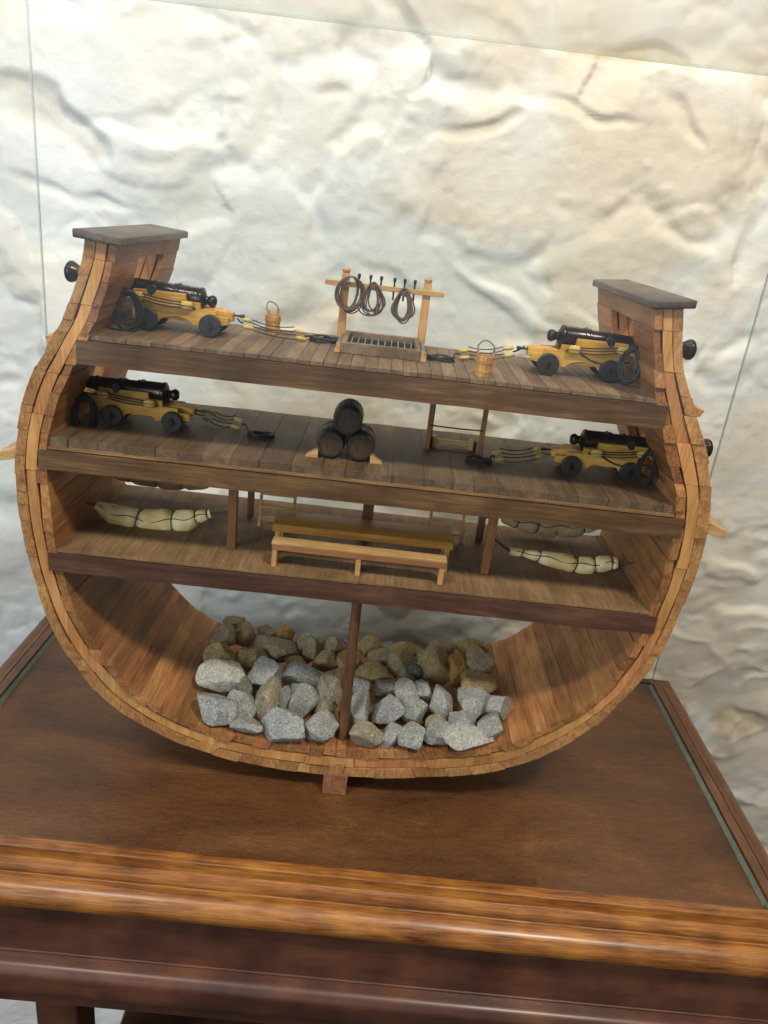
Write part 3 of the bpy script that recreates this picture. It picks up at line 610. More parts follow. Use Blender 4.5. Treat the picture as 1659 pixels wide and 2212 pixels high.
deck('gun_deck', 'deck2', 'beam', 0.3416, 0.3626, 0.3740, 0.188, plank=(0.020, 0.033), strip=True)
deck('lower_deck', 'deck3', 'beam3', 0.2274, 0.2485, 0.2520, 0.203, plank=(0.30, 0.36))
# pillars
def pillar(x, y, z0, z1, w_, mat, rnd=False):
    bm = bmesh.new()
    if rnd: lathe(bm, [(z0, w_/2), (z1, w_/2*0.95)], 'z', (x, y, 0), 14)
    else: box(bm, x-w_/2, x+w_/2, y-w_/2, y+w_/2, z0, z1, bev=0.0006)
    adopt(finish('pillar', bm, M[mat], smooth=40 if rnd else False), ship)
pillar(0.0237, 0.0200, 0.0318, 0.2272, 0.0118, 'darkpost', True)
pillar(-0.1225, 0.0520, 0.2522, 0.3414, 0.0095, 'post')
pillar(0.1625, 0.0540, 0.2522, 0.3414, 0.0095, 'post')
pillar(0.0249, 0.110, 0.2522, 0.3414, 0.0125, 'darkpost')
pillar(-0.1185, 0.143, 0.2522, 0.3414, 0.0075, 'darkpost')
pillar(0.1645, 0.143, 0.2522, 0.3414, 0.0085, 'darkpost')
D1, D2, D3 = 0.4793, 0.3743, 0.2523

# ================================================================== BALLAST STONES
stone_cols = {'g': ((0.31, 0.31, 0.29), (0.50, 0.49, 0.45)), 'b': ((0.31, 0.315, 0.31), (0.50, 0.50, 0.485)), 'w': ((0.46, 0.44, 0.39), (0.66, 0.64, 0.58)),
              't': ((0.32, 0.27, 0.19), (0.50, 0.45, 0.34)), 'y': ((0.35, 0.25, 0.115), (0.54, 0.42, 0.22)), 'o': ((0.36, 0.20, 0.06), (0.50, 0.32, 0.12)),
              'k': ((0.16, 0.15, 0.13), (0.28, 0.26, 0.22)), 'n': ((0.31, 0.25, 0.15), (0.48, 0.41, 0.28))}
def stone_mat(k):
    a, c = stone_cols[k]; m, t, b = nt('stone_'+{'g': 'grey', 'b': 'blue_grey', 'w': 'white', 't': 'tan', 'y': 'yellow_brown', 'o': 'ochre', 'k': 'dark', 'n': 'olive'}[k]); L = t.links.new
    tc = N(t, 'ShaderNodeTexCoord')
    n1 = N(t, 'ShaderNodeTexNoise', Scale=60.0, Detail=8.0, Roughness=0.75); L(tc.outputs['Object'], n1.inputs[0])
    n2 = N(t, 'ShaderNodeTexNoise', Scale=420.0, Detail=4.0, Roughness=0.8); L(tc.outputs['Object'], n2.inputs[0])
    r = ramp(t, [(0.36, tuple(x*0.8 for x in a)), (0.5, a), (0.62, c)]); 
    mx = N(t, 'ShaderNodeMix', data_type='FLOAT'); mx.inputs[0].default_value = 0.5; L(n1.outputs[0], mx.inputs[2]); L(n2.outputs[0], mx.inputs[3]); L(mx.outputs[0], r.inputs[0])
    r2 = ramp(t, [(0.36, (0.30, 0.30, 0.28)), (0.45, (0.95, 0.95, 0.95)), (0.58, (1, 1, 1)), (0.68, (1.5, 1.5, 1.45))]); L(n2.outputs[0], r2.inputs[0])
    mm = N(t, 'ShaderNodeMix', data_type='RGBA', blend_type='MULTIPLY'); mm.inputs[0].default_value = 0.8; L(r.outputs[0], mm.inputs[6]); L(r2.outputs[0], mm.inputs[7])
    L(mm.outputs[2], b.inputs['Base Color']); b.inputs['Roughness'].default_value = 0.8; b.inputs['Specular IOR Level'].default_value = 0.3
    bp = N(t, 'ShaderNodeBump', Strength=1.0, Distance=0.0026); L(mx.outputs[0], bp.inputs['Height']); L(bp.outputs[0], b.inputs['Normal'])
    return m
SM = {k: stone_mat(k) for k in stone_cols}
ROWS = {
 'front': [(270, 540, 150, 130, 'b'), (410, 617, 112, 62, 'g'), (570, 605, 188, 132, 'b'), (735, 628, 142, 112, 'g'), (925, 650, 155, 105, 't'), (1038, 658, 86, 106, 'g'), (1135, 665, 110, 96, 'g'), (1250, 655, 117, 86, 'g'), (1370, 668, 182, 76, 'w')],
 'second': [(375, 525, 125, 125, 'g'), (495, 512, 112, 195, 't'), (655, 505, 132, 136, 'g'), (762, 545, 92, 110, 't'), (903, 560, 98, 172, 'g'), (1025, 560, 126, 116, 'b'), (1140, 555, 116, 132, 'g'), (1240, 600, 112, 46, 't'), (1355, 600, 132, 92, 'g'), (1480, 615, 116, 86, 'g')],
 'middle': [(325, 410, 198, 128, 'w'), (402, 460, 66, 84, 'k'), (505, 400, 158, 132, 'g'), (575, 485, 62, 100, 'b'), (662, 408, 160, 96, 'g'), (778, 450, 118, 148, 't'), (895, 440, 84, 82, 'b'), (1020, 455, 128, 78, 'k'), (1095, 472, 112, 92, 'g'), (1112, 420, 92, 42, 'y'), (1185, 465, 82, 82, 'g'), (1255, 520, 118, 142, 'g'), (1385, 515, 138, 112, 'b'), (1497, 530, 102, 106, 'g')],
 'brown': [(295, 315, 128, 96, 'y'), (425, 315, 122, 92, 'y'), (532, 277, 212, 98, 'n'), (620, 335, 92, 46, 'y'), (757, 335, 92, 118, 'y'), (865, 340, 122, 78, 'y'), (960, 395, 138, 82, 'y'), (1080, 360, 112, 102, 'n'), (1138, 370, 66, 82, 'k'), (1235, 370, 148, 152, 'y'), (1330, 365, 94, 132, 'o'), (1400, 430, 154, 112, 'y'), (1405, 335, 132, 112, 'n')],
 'rear': [(312, 225, 112, 102, 'n'), (370, 168, 92, 56, 'n'), (402, 212, 98, 112, 'y'), (495, 214, 76, 62, 'n'), (577, 220, 88, 78, 'o'), (655, 262, 76, 86, 'n'), (700, 285, 90, 120, 'n'), (792, 278, 88, 88, 'n'), (935, 275, 108, 78, 'y'), (987, 322, 92, 78, 'n'), (1095, 297, 142, 64, 'y'), (1175, 317, 66, 62, 'n'), (1257, 287, 112, 64, 'n'), (1398, 284, 122, 60, 'y')]}
colword = {'b': 'bluish grey', 'g': 'grey speckled', 't': 'tan grey', 'w': 'whitish', 'k': 'dark grey', 'y': 'yellowish brown', 'o': 'ochre', 'n': 'olive brown'}
ordn = ['first', 'second', 'third', 'fourth', 'fifth', 'sixth', 'seventh', 'eighth', 'ninth', 'tenth', 'eleventh', 'twelfth', 'thirteenth', 'fourteenth']
rowname = {'front': 'front row of ballast', 'second': 'second row of ballast', 'middle': 'middle row of ballast', 'brown': 'brown row behind middle ballast', 'rear': 'rearmost row of ballast'}
def floor_z(x):
    return float(np.interp(x, PI_[300:900, 0], PI_[300:900, 1])) if True else 0
def make_stone(c, rx, ry, rz, k, seed, tilt):
    R = random.Random(seed); bm = bmesh.new(); bmesh.ops.create_icosphere(bm, subdivisions=4, radius=1.0)
    planes = []
    for i in range(14):
        n = Vector((R.gauss(0, 1), R.gauss(0, 1), R.gauss(0, 1))).normalized(); planes.append((n, R.uniform(0.50, 0.80)))
    off = Vector((R.uniform(0, 99), R.uniform(0, 99), R.uniform(0, 99)))
    for v in bm.verts:
        p = v.co.copy()
        for n, d in planes:
            e = p.dot(n)-d
            if e > 0: p -= n*e*0.985
        p *= 1.36
        p += v.co*(0.05*noise.noise(p*1.6+off)+0.04*noise.noise(p*4+off)+0.035*noise.noise(p*9+off)+0.018*noise.noise(p*19+off))
        v.co = Vector((p.x*rx, p.y*ry, p.z*rz))
    o = finish('ballast_stone', bm, SM[k], smooth=22)
    o.location = c; o.rotation_euler = (R.uniform(-.25, .25), tilt, 0)
    return o
sd = 0
for ri, (row, L_) in enumerate(ROWS.items()):
    for i, (cx, cy, ww, hh, k) in enumerate(L_):
        px_, py_ = 329.2+cx*0.496, 1261.8+cy*0.496; sd += 1
        # distance back: intersect the sight line with the sloping top of the heap
        y = 0.02
        for _ in range(12):
            p = at(px_, py_, 'y', y); zt = floor_z(p.x)+0.013+0.11*max(0, y)+(0.010 if row in ('middle', 'brown', 'rear') else 0)
            y += (p.z-zt)*0.9; y = min(max(y, 0.010), 0.190)
        p = at(px_, py_, 'y', y); dist = (p-CP).dot(fw)
        rx = ww*0.496/FPX*dist/2*1.01; rz = hh*0.496/FPX*dist/2*1.02; ry = 0.5*(rx+rz)*0.95; ry = max(ry, 0.012)
        tall = hh > ww*1.3; flat = ww > hh*1.7
        o = make_stone(p, rx, ry, rz, k, sd*13+5, ROLL*0.5+(0.0))
        shape = 'tall narrow' if tall else ('long flat' if flat else ('large' if ww*hh > 19000 else ('small' if ww*hh < 7000 else 'rounded')))
        tag(o, f"{shape} {colword[k]} stone, {ordn[i]} from left, {rowname[row]}", 'stone', 'ballast stones in the hold')

# ================================================================== CANNONS
def gunprof():
    k = [(-0.0345, 0.0015), (-0.0338, 0.0042), (-0.0318, 0.0060), (-0.0290, 0.0063), (-0.0268, 0.0050), (-0.0252, 0.0040), (-0.0238, 0.0044), (-0.0222, 0.0075), (-0.0208, 0.0104), (-0.0198, 0.0118), (-0.0182, 0.0120),
         (-0.0168, 0.0114), (-0.0158, 0.0111), (0.0030, 0.0104), (0.0036, 0.0115), (0.0056, 0.0115), (0.0062, 0.0096), (0.0075, 0.0096), (0.0080, 0.0104), (0.0096, 0.0104), (0.0102, 0.0092),
         (0.0270, 0.0084), (0.0276, 0.0093), (0.0296, 0.0093), (0.0302, 0.0082), (0.0520, 0.0074), (0.0526, 0.0082), (0.0546, 0.0082), (0.0552, 0.0071), (0.0980, 0.0060), (0.0986, 0.0070), (0.1000, 0.0070),
         (0.1010, 0.0062), (0.1070, 0.0074), (0.1110, 0.0098), (0.1135, 0.0108), (0.1160, 0.0106), (0.1180, 0.0090), (0.1188, 0.0050)]
    return k
def make_cannon(label, loc, rotz, elev, bmat):
    t = thing('cannon', label, 'cannon', loc, rotz, 'cannons on the two gun decks')
    bz = 0.0385
    # barrel: own origin at the trunnions so each gun keeps its own elevation
    bm = bmesh.new(); lathe(bm, [(x-0.028, r) for x, r in gunprof()], 'x', (0, 0, 0), 32)
    b_ = finish('barrel', bm, M[bmat], t, smooth=38); b_.location = (0.028, 0, bz); b_.rotation_euler = (0, -elev, 0)
    bm = bmesh.new(); lathe(bm, [(-0.0175, 0.0032), (0.0175, 0.0032)], 'y', (0, 0, 0), 14); finish('trunnion', bm, M[bmat], b_, smooth=40)
    bm = bmesh.new(); lathe(bm, [(0.0905, 0.0012), (0.0905, 0.0036), (0.0906, 0.0042), (0.0912, 0.0046)], 'x', (0.001, 0, 0), 16)
    finish('bore', bm, M['hole'], b_)
    # stepped cheeks
    prof = [(-0.0500, 0.0135), (-0.0500, 0.0205), (-0.0370, 0.0205), (-0.0370, 0.0255), (-0.0205, 0.0255), (-0.0205, 0.0318), (-0.0060, 0.0318), (-0.0060, 0.0392)]
    prof += [(0.021, 0.0392)]+[(0.028+0.0045*math.cos(a), 0.0395-0.0045*math.sin(a)) for a in (math.radians(q) for q in (180, 135, 90, 45, 0))]+[(0.0465, 0.0392), (0.0475, 0.0125)]
    prof += [(0.0440, 0.0105), (0.0225, 0.0105)]+[(0.0035+0.0175*math.cos(math.radians(a)), 0.0095+0.0075*math.sin(math.radians(a))) for a in range(0, 181, 20)][0:]+[(-0.0190, 0.0110), (-0.0360, 0.0105)]
    for s in (-1, 1):
        bm = bmesh.new(); y0, y1 = (-0.0165, -0.0110) if s < 0 else (0.0110, 0.0165)
        prism(bm, prof, y0, y1, bev=0.0004); finish('cheek', bm, M['yellow'], t)
        # trunnion cap square
        bm = bmesh.new()
        for i in range(9):
            pass
        lathe(bm, [(y0+0.0003, 0.0047), (y1-0.0003, 0.0047)], 'y', (0.028, 0, 0.0398), 12); finish('trunnion_cap', bm, M['wheel'], t, smooth=40)
    bm = bmesh.new(); box(bm, -0.038, 0.044, -0.0112, 0.0112, 0.0125, 0.0165); finish('bed', bm, M['yellow'], t)
    bm = bmesh.new(); box(bm, 0.034, 0.0395, -0.0110, 0.0110, 0.0160, 0.0270, bev=0.0004); finish('transom', bm, M['yellow'], t)
    q = [(-0.052, 0.0165), (-0.052, 0.0240), (-0.030, 0.0268), (-0.012, 0.0230), (-0.012, 0.0165)]
    bm = bmesh.new(); prism(bm, q, -0.0070, 0.0070, bev=0.0004); qn = finish('quoin', bm, M['yellow'], t)
    bm = bmesh.new(); lathe(bm, [(-0.0635, 0.0008), (-0.0630, 0.0019), (-0.0600, 0.0020), (-0.0575, 0.0012), (-0.0520, 0.0010)], 'x', (0, 0, 0.0215), 10); finish('handle', bm, M['wheel'], qn, smooth=True)
    for x in (-0.032, 0.032):
        bm = bmesh.new(); box(bm, x-0.0045, x+0.0045, -0.0165, 0.0165, 0.0082, 0.0148, bev=0.0004); finish('axle', bm, M['yellow'], t)
        for s in (-1, 1):
            bm = bmesh.new(); a, c = (s*0.0168, s*0.0215) if s > 0 else (-0.0215, -0.0168)
            lathe(bm, [(a, 0.0020), (a, 0.0105), (a+0.0006, 0.0112), (c-0.0006, 0.0112), (c, 0.0105), (c, 0.0020)], 'y', (x, 0, 0.0113), 26)
            wh = finish('wheel', bm, M['wheel'], t, smooth=35)
            bm = bmesh.new(); o1 = s*0.0214; o2 = s*0.0240; lo, hi = min(o1, o2), max(o1, o2)
            lathe(bm, [(lo, 0.0030), (hi, 0.0026)], 'y', (x, 0, 0.0113), 12); box(bm, x-0.0009, x+0.0009, lo, lo+0.0016, 0.0113-0.0045, 0.0113+0.0045); finish('hub', bm, M['hole'], wh, smooth=35)
    # side tackles: two yellow blocks and the falls between them
    for s in (-1, 1):
        y = s*0.0200
        A_, B_ = Vector((-0.0080, y, 0.0290)), Vector((0.0400, y, 0.0330))
        for p in (A_, B_):
            bm = bmesh.new()
            bmesh.ops.create_uvsphere(bm, u_segments=14, v_segments=8, radius=1.0)
            for v in bm.verts:
                v.co = Vector((p.x+math.copysign(abs(v.co.x)**0.7, v.co.x)*0.0066, p.y+v.co.y*0.0026, p.z+math.copysign(abs(v.co.z)**0.7, v.co.z)*0.0043))
            bk = finish('tackle_block', bm, M['block'], t, smooth='all')
            bm = bmesh.new(); tube(bm, [(p.x+0.0066*math.cos(a), p.y-s*0.0001+0.0*a, p.z+0.0011+0.0006*math.sin(a)) for a in np.linspace(0, math.pi*2, 14)[:-1]], 0.0004, 5, closed=True)
            tube(bm, [(p.x-0.0064, p.y+s*0.0023, p.z), (p.x, p.y+s*0.0026, p.z-0.0002), (p.x+0.0064, p.y+s*0.0023, p.z)], 0.0004, 5); finish('strop', bm, M['rope'], bk)
        bm = bmesh.new()
        for dz, sg in ((0.0028, 0.0008), (0.0002, 0.0012), (-0.0024, 0.0018)):
            tube(bm, sag(A_+Vector((0.004, s*0.0012, dz*0.9)), B_+Vector((-0.004, s*0.0012, dz)), sg), 0.00062, 6)
        tube(bm, sag(A_+Vector((-0.006, 0, 0)), (-0.016, s*0.0168, 0.0265), 0.0006), 0.0008, 6)
        tube(bm, sag(B_+Vector((0.006, 0, 0)), (0.058, s*0.026, 0.0350), 0.0006), 0.0008, 6)
        finish('tackle_rope', bm, M['rope'], t, smooth='all')
    # breeching rope round the cascabel
    bm = bmesh.new(); tube(bm, spline([(0.050, -0.020, 0.022), (0.02, -0.0185, 0.0175), (-0.0005, -0.0182, 0.0245), ], 8), 0.0009, 6)
    finish('breeching_rope', bm, M['rope'], t, smooth='all')
    return t
YC = 0.0815
def gun_x(wr, wf, z):
    a = at(wr[0], wr[1], 'z', z); b_ = at(wf[0], wf[1], 'z', z); return (a.x+b_.x)/2
make_cannon('cannon on yellow carriage at the left end of the upper deck, beside hanging black coil', (gun_x((322, 711), (451, 729), D1), YC, D1), math.pi, math.radians(5.5), 'iron')
make_cannon('cannon on weathered yellow carriage at the right end of the upper deck', (gun_x((1320, 829), (1177, 812), D1), YC, D1), 0, math.radians(0.5), 'iron')
make_cannon('brownish cannon in the shade at the left end of the middle deck', (gun_x((232, 924), (366, 942), D2), YC, D2), math.pi, math.radians(2.5), 'bronze')
make_cannon('brownish cannon on bright yellow carriage at the right end of the middle deck', (gun_x((1357, 1045), (1234, 1034), D2), YC, D2), 0, math.radians(2.5), 'bronze')

# ================================================================== TRAIN TACKLES lying on the decks
def coil_pts(c, rx, ry, turns, h, seed, tilt=0.0, n=26):
    R = random.Random(seed); pts = []
    for k in range(int(turns*n)):
        a = 2*math.pi*k/n; w_ = 1+0.10*math.sin(a*0.31+seed)+0.05*R.uniform(-1, 1)-0.14*(k/(turns*n))
        pts.append((c[0]+rx*w_*math.cos(a), c[1]+ry*w_*math.sin(a), c[2]+h*(0.5+0.5*math.sin(k*0.37+seed))+0.0008+tilt*math.cos(a)))
    return pts
def block(bm, p, d, L=0.0065, w_=0.0035, h=0.0026):
    d = Vector(d).normalized(); s = Vector((-d.y, d.x, 0)).normalized(); b2 = bmesh.new(); bmesh.ops.create_uvsphere(b2, u_segments=12, v_segments=8, radius=1.0)
    vm = {}
    for v in b2.verts:
        x = math.copysign(abs(v.co.x)**0.7, v.co.x)
        vm[v] = bm.verts.new(Vector(p)+d*x*L+s*v.co.y*w_+Vector((0, 0, 1))*v.co.z*h)
    for f in b2.faces: bm.faces.new([vm[v] for v in f.verts])
    b2.free()
def train_tackle(label, zd, ring, b1, b2, coil, rx, ry, seed, hgt=0.004, lift=0.012):
    R1 = Vector(ring); B1 = Vector(b1); B2 = Vector(b2); C_ = Vector(coil)
    org = Vector((B2.x, B2.y, zd))
    t = thing('train_tackle', label, 'rope tackle', org, 0, 'train tackles lying behind the cannons')
    d = (B2-B1).normalized(); s = Vector((-d.y, d.x, 0)).normalized()
    if s.y < 0: s = -s
    s = s+Vector((0, 0, 0.75)); B1 = B1+Vector((0, 0, 0.003)); B2 = B2+Vector((0, 0, 0.003))
    for p in (B1, B2):
        for k in (-1, 1):
            bm = bmesh.new(); block(bm, p-org+s*k*0.0040, d, 0.0062, 0.0025, 0.0022); finish('tackle_block', bm, M['block'], t, smooth='all')
    bm = bmesh.new()
    for k in (-1.7, -0.5, 0.6, 1.7):
        tube(bm, sag(B1-org+d*0.005+s*k*0.0036, B2-org-d*0.005+s*k*0.0042+Vector((0, 0, 0.001)), 0.0016+0.0015*(k > 0), 10), 0.0006, 6)
    tube(bm, sag(R1-org, B1-org-d*0.005, 0.001), 0.0009, 6)
    e = C_-org
    tube(bm, spline([B2-org+d*0.005, (B2-org+d*0.010+e*0)+Vector((0, 0, 0.001)), e+Vector((-rx*math.copysign(1, d.x), 0, hgt))], 6), 0.0011, 6)
    finish('tackle_rope', bm, M['rope'], t, smooth='all')
    bm = bmesh.new(); tube(bm, coil_pts(e, rx, ry, 7, hgt, seed), 0.0008, 6)
    tube(bm, [e+Vector((-rx*math.copysign(1, d.x)*(1.05-0.1*math.cos(a)), 0.002*math.sin(a), 0.0025+0.0025*math.cos(a))) for a in np.linspace(0, 18, 50)], 0.0007, 5)
    finish('rope_coil', bm, M['rope'], t, smooth='all')
def ptd(px_, py_, zd, h=0.003): 
    return at(px_, py_, 'z', zd+h)
train_tackle('black rope tackle trailing behind the left cannon on the upper deck, coiled beside the grating', D1, at(513, 688, 'y', 0.0815), at(535, 706, 'z', D1+0.012), at(648, 730, 'z', D1+0.003), at(702, 738, 'z', D1), 0.0150, 0.0125, 1)
train_tackle('black rope tackle trailing behind the right cannon on the upper deck', D1, at(1133, 748, 'y', 0.0815), at(1098, 766, 'z', D1+0.010), at(1002, 771, 'z', D1+0.003), at(950, 779, 'z', D1), 0.0135, 0.0080, 2)
train_tackle('black rope tackle trailing behind the left cannon on the middle deck', D2, at(424, 893, 'y', 0.0815), at(452, 904, 'z', D2+0.006), at(512, 920, 'z', D2+0.003), at(565, 945, 'z', D2), 0.0135, 0.0085, 3)
train_tackle('black rope tackle trailing behind the right cannon on the middle deck', D2, at(1190, 980, 'y', 0.0815), at(1163, 984, 'z', D2+0.006), at(1076, 991, 'z', D2+0.003), at(1033, 999, 'z', D2), 0.0135, 0.0080, 4)

# hanging coils on the bulwarks beside the guns
def wall_coil(label, c, rz, ry, seed, n=9, nx=1):
    t = bmesh.new(); R = random.Random(seed)
    for k in range(n):
        ph = R.uniform(0, 6); a_, b_ = ry*R.uniform(0.60, 1.10), rz*R.uniform(0.72, 1.06); ox = R.uniform(-0.003, 0.003)
        tube(t, [(ox+nx*0.35*rz*math.sin(a)+R.uniform(-.0004,.0004), a_*math.cos(a)+0.0006*math.sin(3*a+ph), b_*math.sin(a)) for a in np.linspace(0, 2*math.pi, 33)[:-1]], 0.00085, 6, closed=True)
    for k in range(6):
        zc = rz*0.98-0.0008*k
        tube(t, [(0.0035*math.cos(a)+nx*0.35*rz, 0.003*math.sin(a), zc+0.002) for a in np.linspace(0, 2*math.pi, 11)[:-1]], 0.0008, 5, closed=True)
    o = finish('hanging_rope_coil', t, M['rope'], smooth='all'); o.location = c
    tag(o, label, 'rope coil', 'rope coils hanging by the gun ports')
p = at(275, 672, 'y', 0.047); wall_coil('large black rope coil hanging on the left bulwark of the upper deck', p, 0.0205, 0.0135, 5, 16, -0.25)
for o_ in (bpy.data.objects['hanging_rope_coil'],): o_.rotation_euler = (0, 0, math.radians(-74))
p = at(1361, 790, 'y', 0.052); wall_coil('dark rope coil hanging on the right bulwark of the upper deck', p, 0.0180, 0.0105, 6, 14, 0.3)
bpy.data.objects['hanging_rope_coil.001'].rotation_euler = (0, 0, math.radians(62))
p = at(183, 895, 'y', 0.050); wall_coil('black rope coil hanging in the dark left corner of the middle deck', p, 0.0195, 0.0120, 7, 15, -0.25)
bpy.data.objects['hanging_rope_coil.002'].rotation_euler = (0, 0, math.radians(-70))
p = at(1398, 1010, 'y', 0.055); wall_coil('dark rope coil hanging in the right corner of the middle deck', p, 0.0175, 0.0095, 8, 13, 0.3)
bpy.data.objects['hanging_rope_coil.003'].rotation_euler = (0, 0, math.radians(60))

# ================================================================== BUCKETS
def make_bucket(label, loc, rotz):
    t = thing('bucket', label, 'bucket', loc, rotz, 'wooden buckets on the upper deck')
    bm = bmesh.new(); n = 16; R = random.Random(3)
    for i in range(n):
        a0, a1 = 2*math.pi*i/n+0.012, 2*math.pi*(i+1)/n-0.012; ht = 0.0195
        lug = i in (0, 8)
        if lug: ht = 0.0255
        q = []
        for z, ro in ((0, 0.0070), (ht, 0.0070+0.0018*ht/0.0195)):
            for a in (a0, a1):
                for r in (ro, ro-0.0014): q.append(bm.verts.new((r*math.cos(a), r*math.sin(a), z)))
        for f in ((0, 2, 6, 4), (1, 5, 7, 3), (0, 4, 5, 1), (2, 3, 7, 6), (4, 6, 7, 5), (0, 1, 3, 2)): bm.faces.new([q[k] for k in f])
    lathe(bm, [(0.0008, 0.0066), (0.002, 0.0066)], 'z', seg=16)
    finish('staves', bm, M['bucket'], t)
    for z in (0.0045, 0.0132):
        r = 0.0071+0.0018*z/0.0195; bm = bmesh.new(); lathe(bm, [(z, r), (z, r+0.0005), (z+0.0022, r+0.0007), (z+0.0022, r)], 'z', seg=32, closed_ends=False); finish('hoop', bm, M['yellow'], t, smooth=40)
    bm = bmesh.new(); tube(bm, spline([(0.0080, 0, 0.0235), (0.0078, 0.0022, 0.0285), (0.003, 0.0055, 0.0325), (-0.003, 0.0055, 0.0325), (-0.0078, 0.0022, 0.0285), (-0.0080, 0, 0.0235)], 6), 0.0006, 6)
    finish('handle', bm, M['brope'], t, smooth='all')
    return t
pl = at(593, 715, 'z', D1); b0 = make_bucket('small staved wooden bucket behind the left rope tackle', (pl.x, 0.1285, D1), 0.9)
pr = at(1044, 811, 'z', D1); dup(b0, (0.1212, 0.0205, D1), 0.1, 'small staved wooden bucket near the front edge of the upper deck, by the right cannon')

# ================================================================== GRATING
t = thing('hatch_grating', 'low wooden hatch coaming with a dark barred grating below the rope rack', 'hatch grating', (0.0188, 0.092, D1))
x0, x1, y0, y1, hz = -0.0400, 0.0420, -0.034, 0.047, 0.0110
for (a, b_, c, d) in ((x0, x1, y0, y0+0.0055), (x0, x1, y1-0.0055, y1), (x0, x0+0.0055, y0+0.0056, y1-0.0056), (x1-0.0055, x1, y0+0.0056, y1-0.0056)):
    bm = bmesh.new(); box(bm, a, b_, c, d, 0, hz, bev=0.0005); finish('coaming', bm, M['deck1'], t)
bm = bmesh.new(); box(bm, x0+0.005, x1-0.005, y0+0.005, y1-0.005, 0.0003, 0.0012); finish('dark_opening', bm, M['hole'], t)
for i in range(10):
    xx = x0+0.0055+(x1-x0-0.011)*(i+0.5)/10
    bm = bmesh.new(); box(bm, xx-0.0006, xx+0.0006, y0+0.0055, y1-0.0055, 0.0052, 0.0066); finish('grating_bar', bm, M['metal'], t)
bm = bmesh.new()
for k in range(9):
    yy = y0+0.008+k*0.0085; box(bm, x0+0.0055, x1-0.0055, yy, yy+0.0032, 0.0030, 0.0050)
finish('cross_slats', bm, M['hole'], t)
for s, xx in ((-1, x0), (1, x1)):
    bm = bmesh.new(); xa, xb = (xx-0.0062, xx-0.0002) if s < 0 else (xx+0.0002, xx+0.0062)
    pts_ = [(xa if s < 0 else xb, 0), (xb if s < 0 else xa, 0), (xb if s < 0 else xa, 0.0105), (xa+0.0045 if s < 0 else xb-0.0045, 0.0105), (xa if s < 0 else xb, 0.003)]
    prism(bm, pts_, y0+0.001, y0+0.005, bev=0.0003); prism(bm, pts_, y1-0.005, y1-0.001, bev=0.0003); finish('bracket', bm, M['pale'], t)
    bm = bmesh.new(); box(bm, (xa+xb)/2-0.0018, (xa+xb)/2+0.0018, y0+0.005, y1-0.005, 0.0, 0.0080, bev=0.0003); finish('side_rail', bm, M['metal'] if s < 0 else M['metal'], t)

# ================================================================== ROPE RACK
RY = 0.150
t = thing('rope_rack', 'wooden rack of two posts and a crossbar with black pins behind the hatch', 'pin rack', (0.019, RY, D1))
def wz(px_, py_): return at(px_, py_, 'y', RY)
for a, b_ in (((738, 730), (748, 578)), ((909, 752), (925, 600))):
    A_ = wz(*a); B_ = wz(*b_); xx = (A_.x*0.35+B_.x*0.65)-0.019; hh = B_.z-D1
    bm = bmesh.new(); box(bm, xx-0.0043, xx+0.0043, -0.0043, 0.0043, 0, hh-0.006, bev=0.0006)
    lathe(bm, [(hh-0.0065, 0.0040), (hh-0.0055, 0.0034), (hh-0.004, 0.0044), (hh-0.0018, 0.0044), (hh, 0.0025)], 'z', (xx, 0, 0), 12)
    finish('post', bm, M['rack'], t, smooth=40)
zb = wz(831, 620).z-D1-0.0008; xa, xb = wz(704, 605).x-0.019, wz(958, 636).x-0.019
bm = bmesh.new(); box(bm, xa, xb, -0.0078, -0.0040, zb-0.0027, zb+0.0027, bev=0.0005); finish('crossbar', bm, M['pale'], t)
for px_ in (775, 800, 823, 852, 874, 896):
    xx = wz(px_, 615).x-0.019
    bm = bmesh.new(); lathe(bm, [(-0.0125, 0.0007), (-0.012, 0.0010), (0.0000, 0.0012), (0.0026, 0.0012), (0.0036, 0.0010), (0.0058, 0.0010), (0.0085, 0.0018), (0.0105, 0.0018), (0.0115, 0.0010)], 'z', (xx, -0.0062, zb+0.001), 10)
    finish('belaying_pin', bm, M['pin'], t, smooth=True)
def hang_coil(label, px_, py0, py1, hw, seed, n=6, knot=True):
    A_ = at(px_, py0, 'y', RY-0.012); B_ = at(px_+0, py1, 'y', RY-0.012); R = random.Random(seed)
    H = A_.z-B_.z; cx = A_.x; bm = bmesh.new()
    for k in range(n):
        w_ = hw*R.uniform(0.50, 1.12); hh = H*R.uniform(0.84, 1.04); ph = R.uniform(0, 6); sh = R.uniform(-0.26, 0.26)*hw; P = []
        for i in range(40):
            a = 2*math.pi*i/40; zz = math.cos(a); hq = (1-zz)/2; q = (0.42+0.58*hq*hq*(3-2*hq)) if knot else 0.93
            xx = w_*math.sin(a)*q*1.12+sh*(1-zz)/2
            P.append((cx+xx, RY-0.0115+R.uniform(-.0002, .0002)+0.0022*math.sin(a+ph), A_.z-hh*(1-zz)/2+0.001))
        tube(bm, P, 0.00078, 6, closed=True)
    if knot:
        for k in range(5):
            zc = A_.z-0.0015-0.0013*k; tube(bm, [(cx+0.0036*math.cos(a), RY-0.0115+0.0040*math.sin(a), zc+0.0008*math.sin(a*1+k)) for a in np.linspace(0, 2*math.pi, 13)[:-1]], 0.0008, 6, closed=True)
    o = finish('rope_hank', bm, M['brope'], smooth='all'); tag(o, label, 'rope', 'rope hanks on the pin rack')
hang_coil('oval brown rope hank, leftmost on the rack, over its left post', 760, 600, 678, 0.0132, 1, 11, False)
hang_coil('brown rope hank in the middle of the rack, beside the leftmost one', 808, 612, 683, 0.0135, 2, 9)
hang_coil('brown rope hank hanging alone on the right side of the rack', 874, 625, 700, 0.0130, 3, 10)

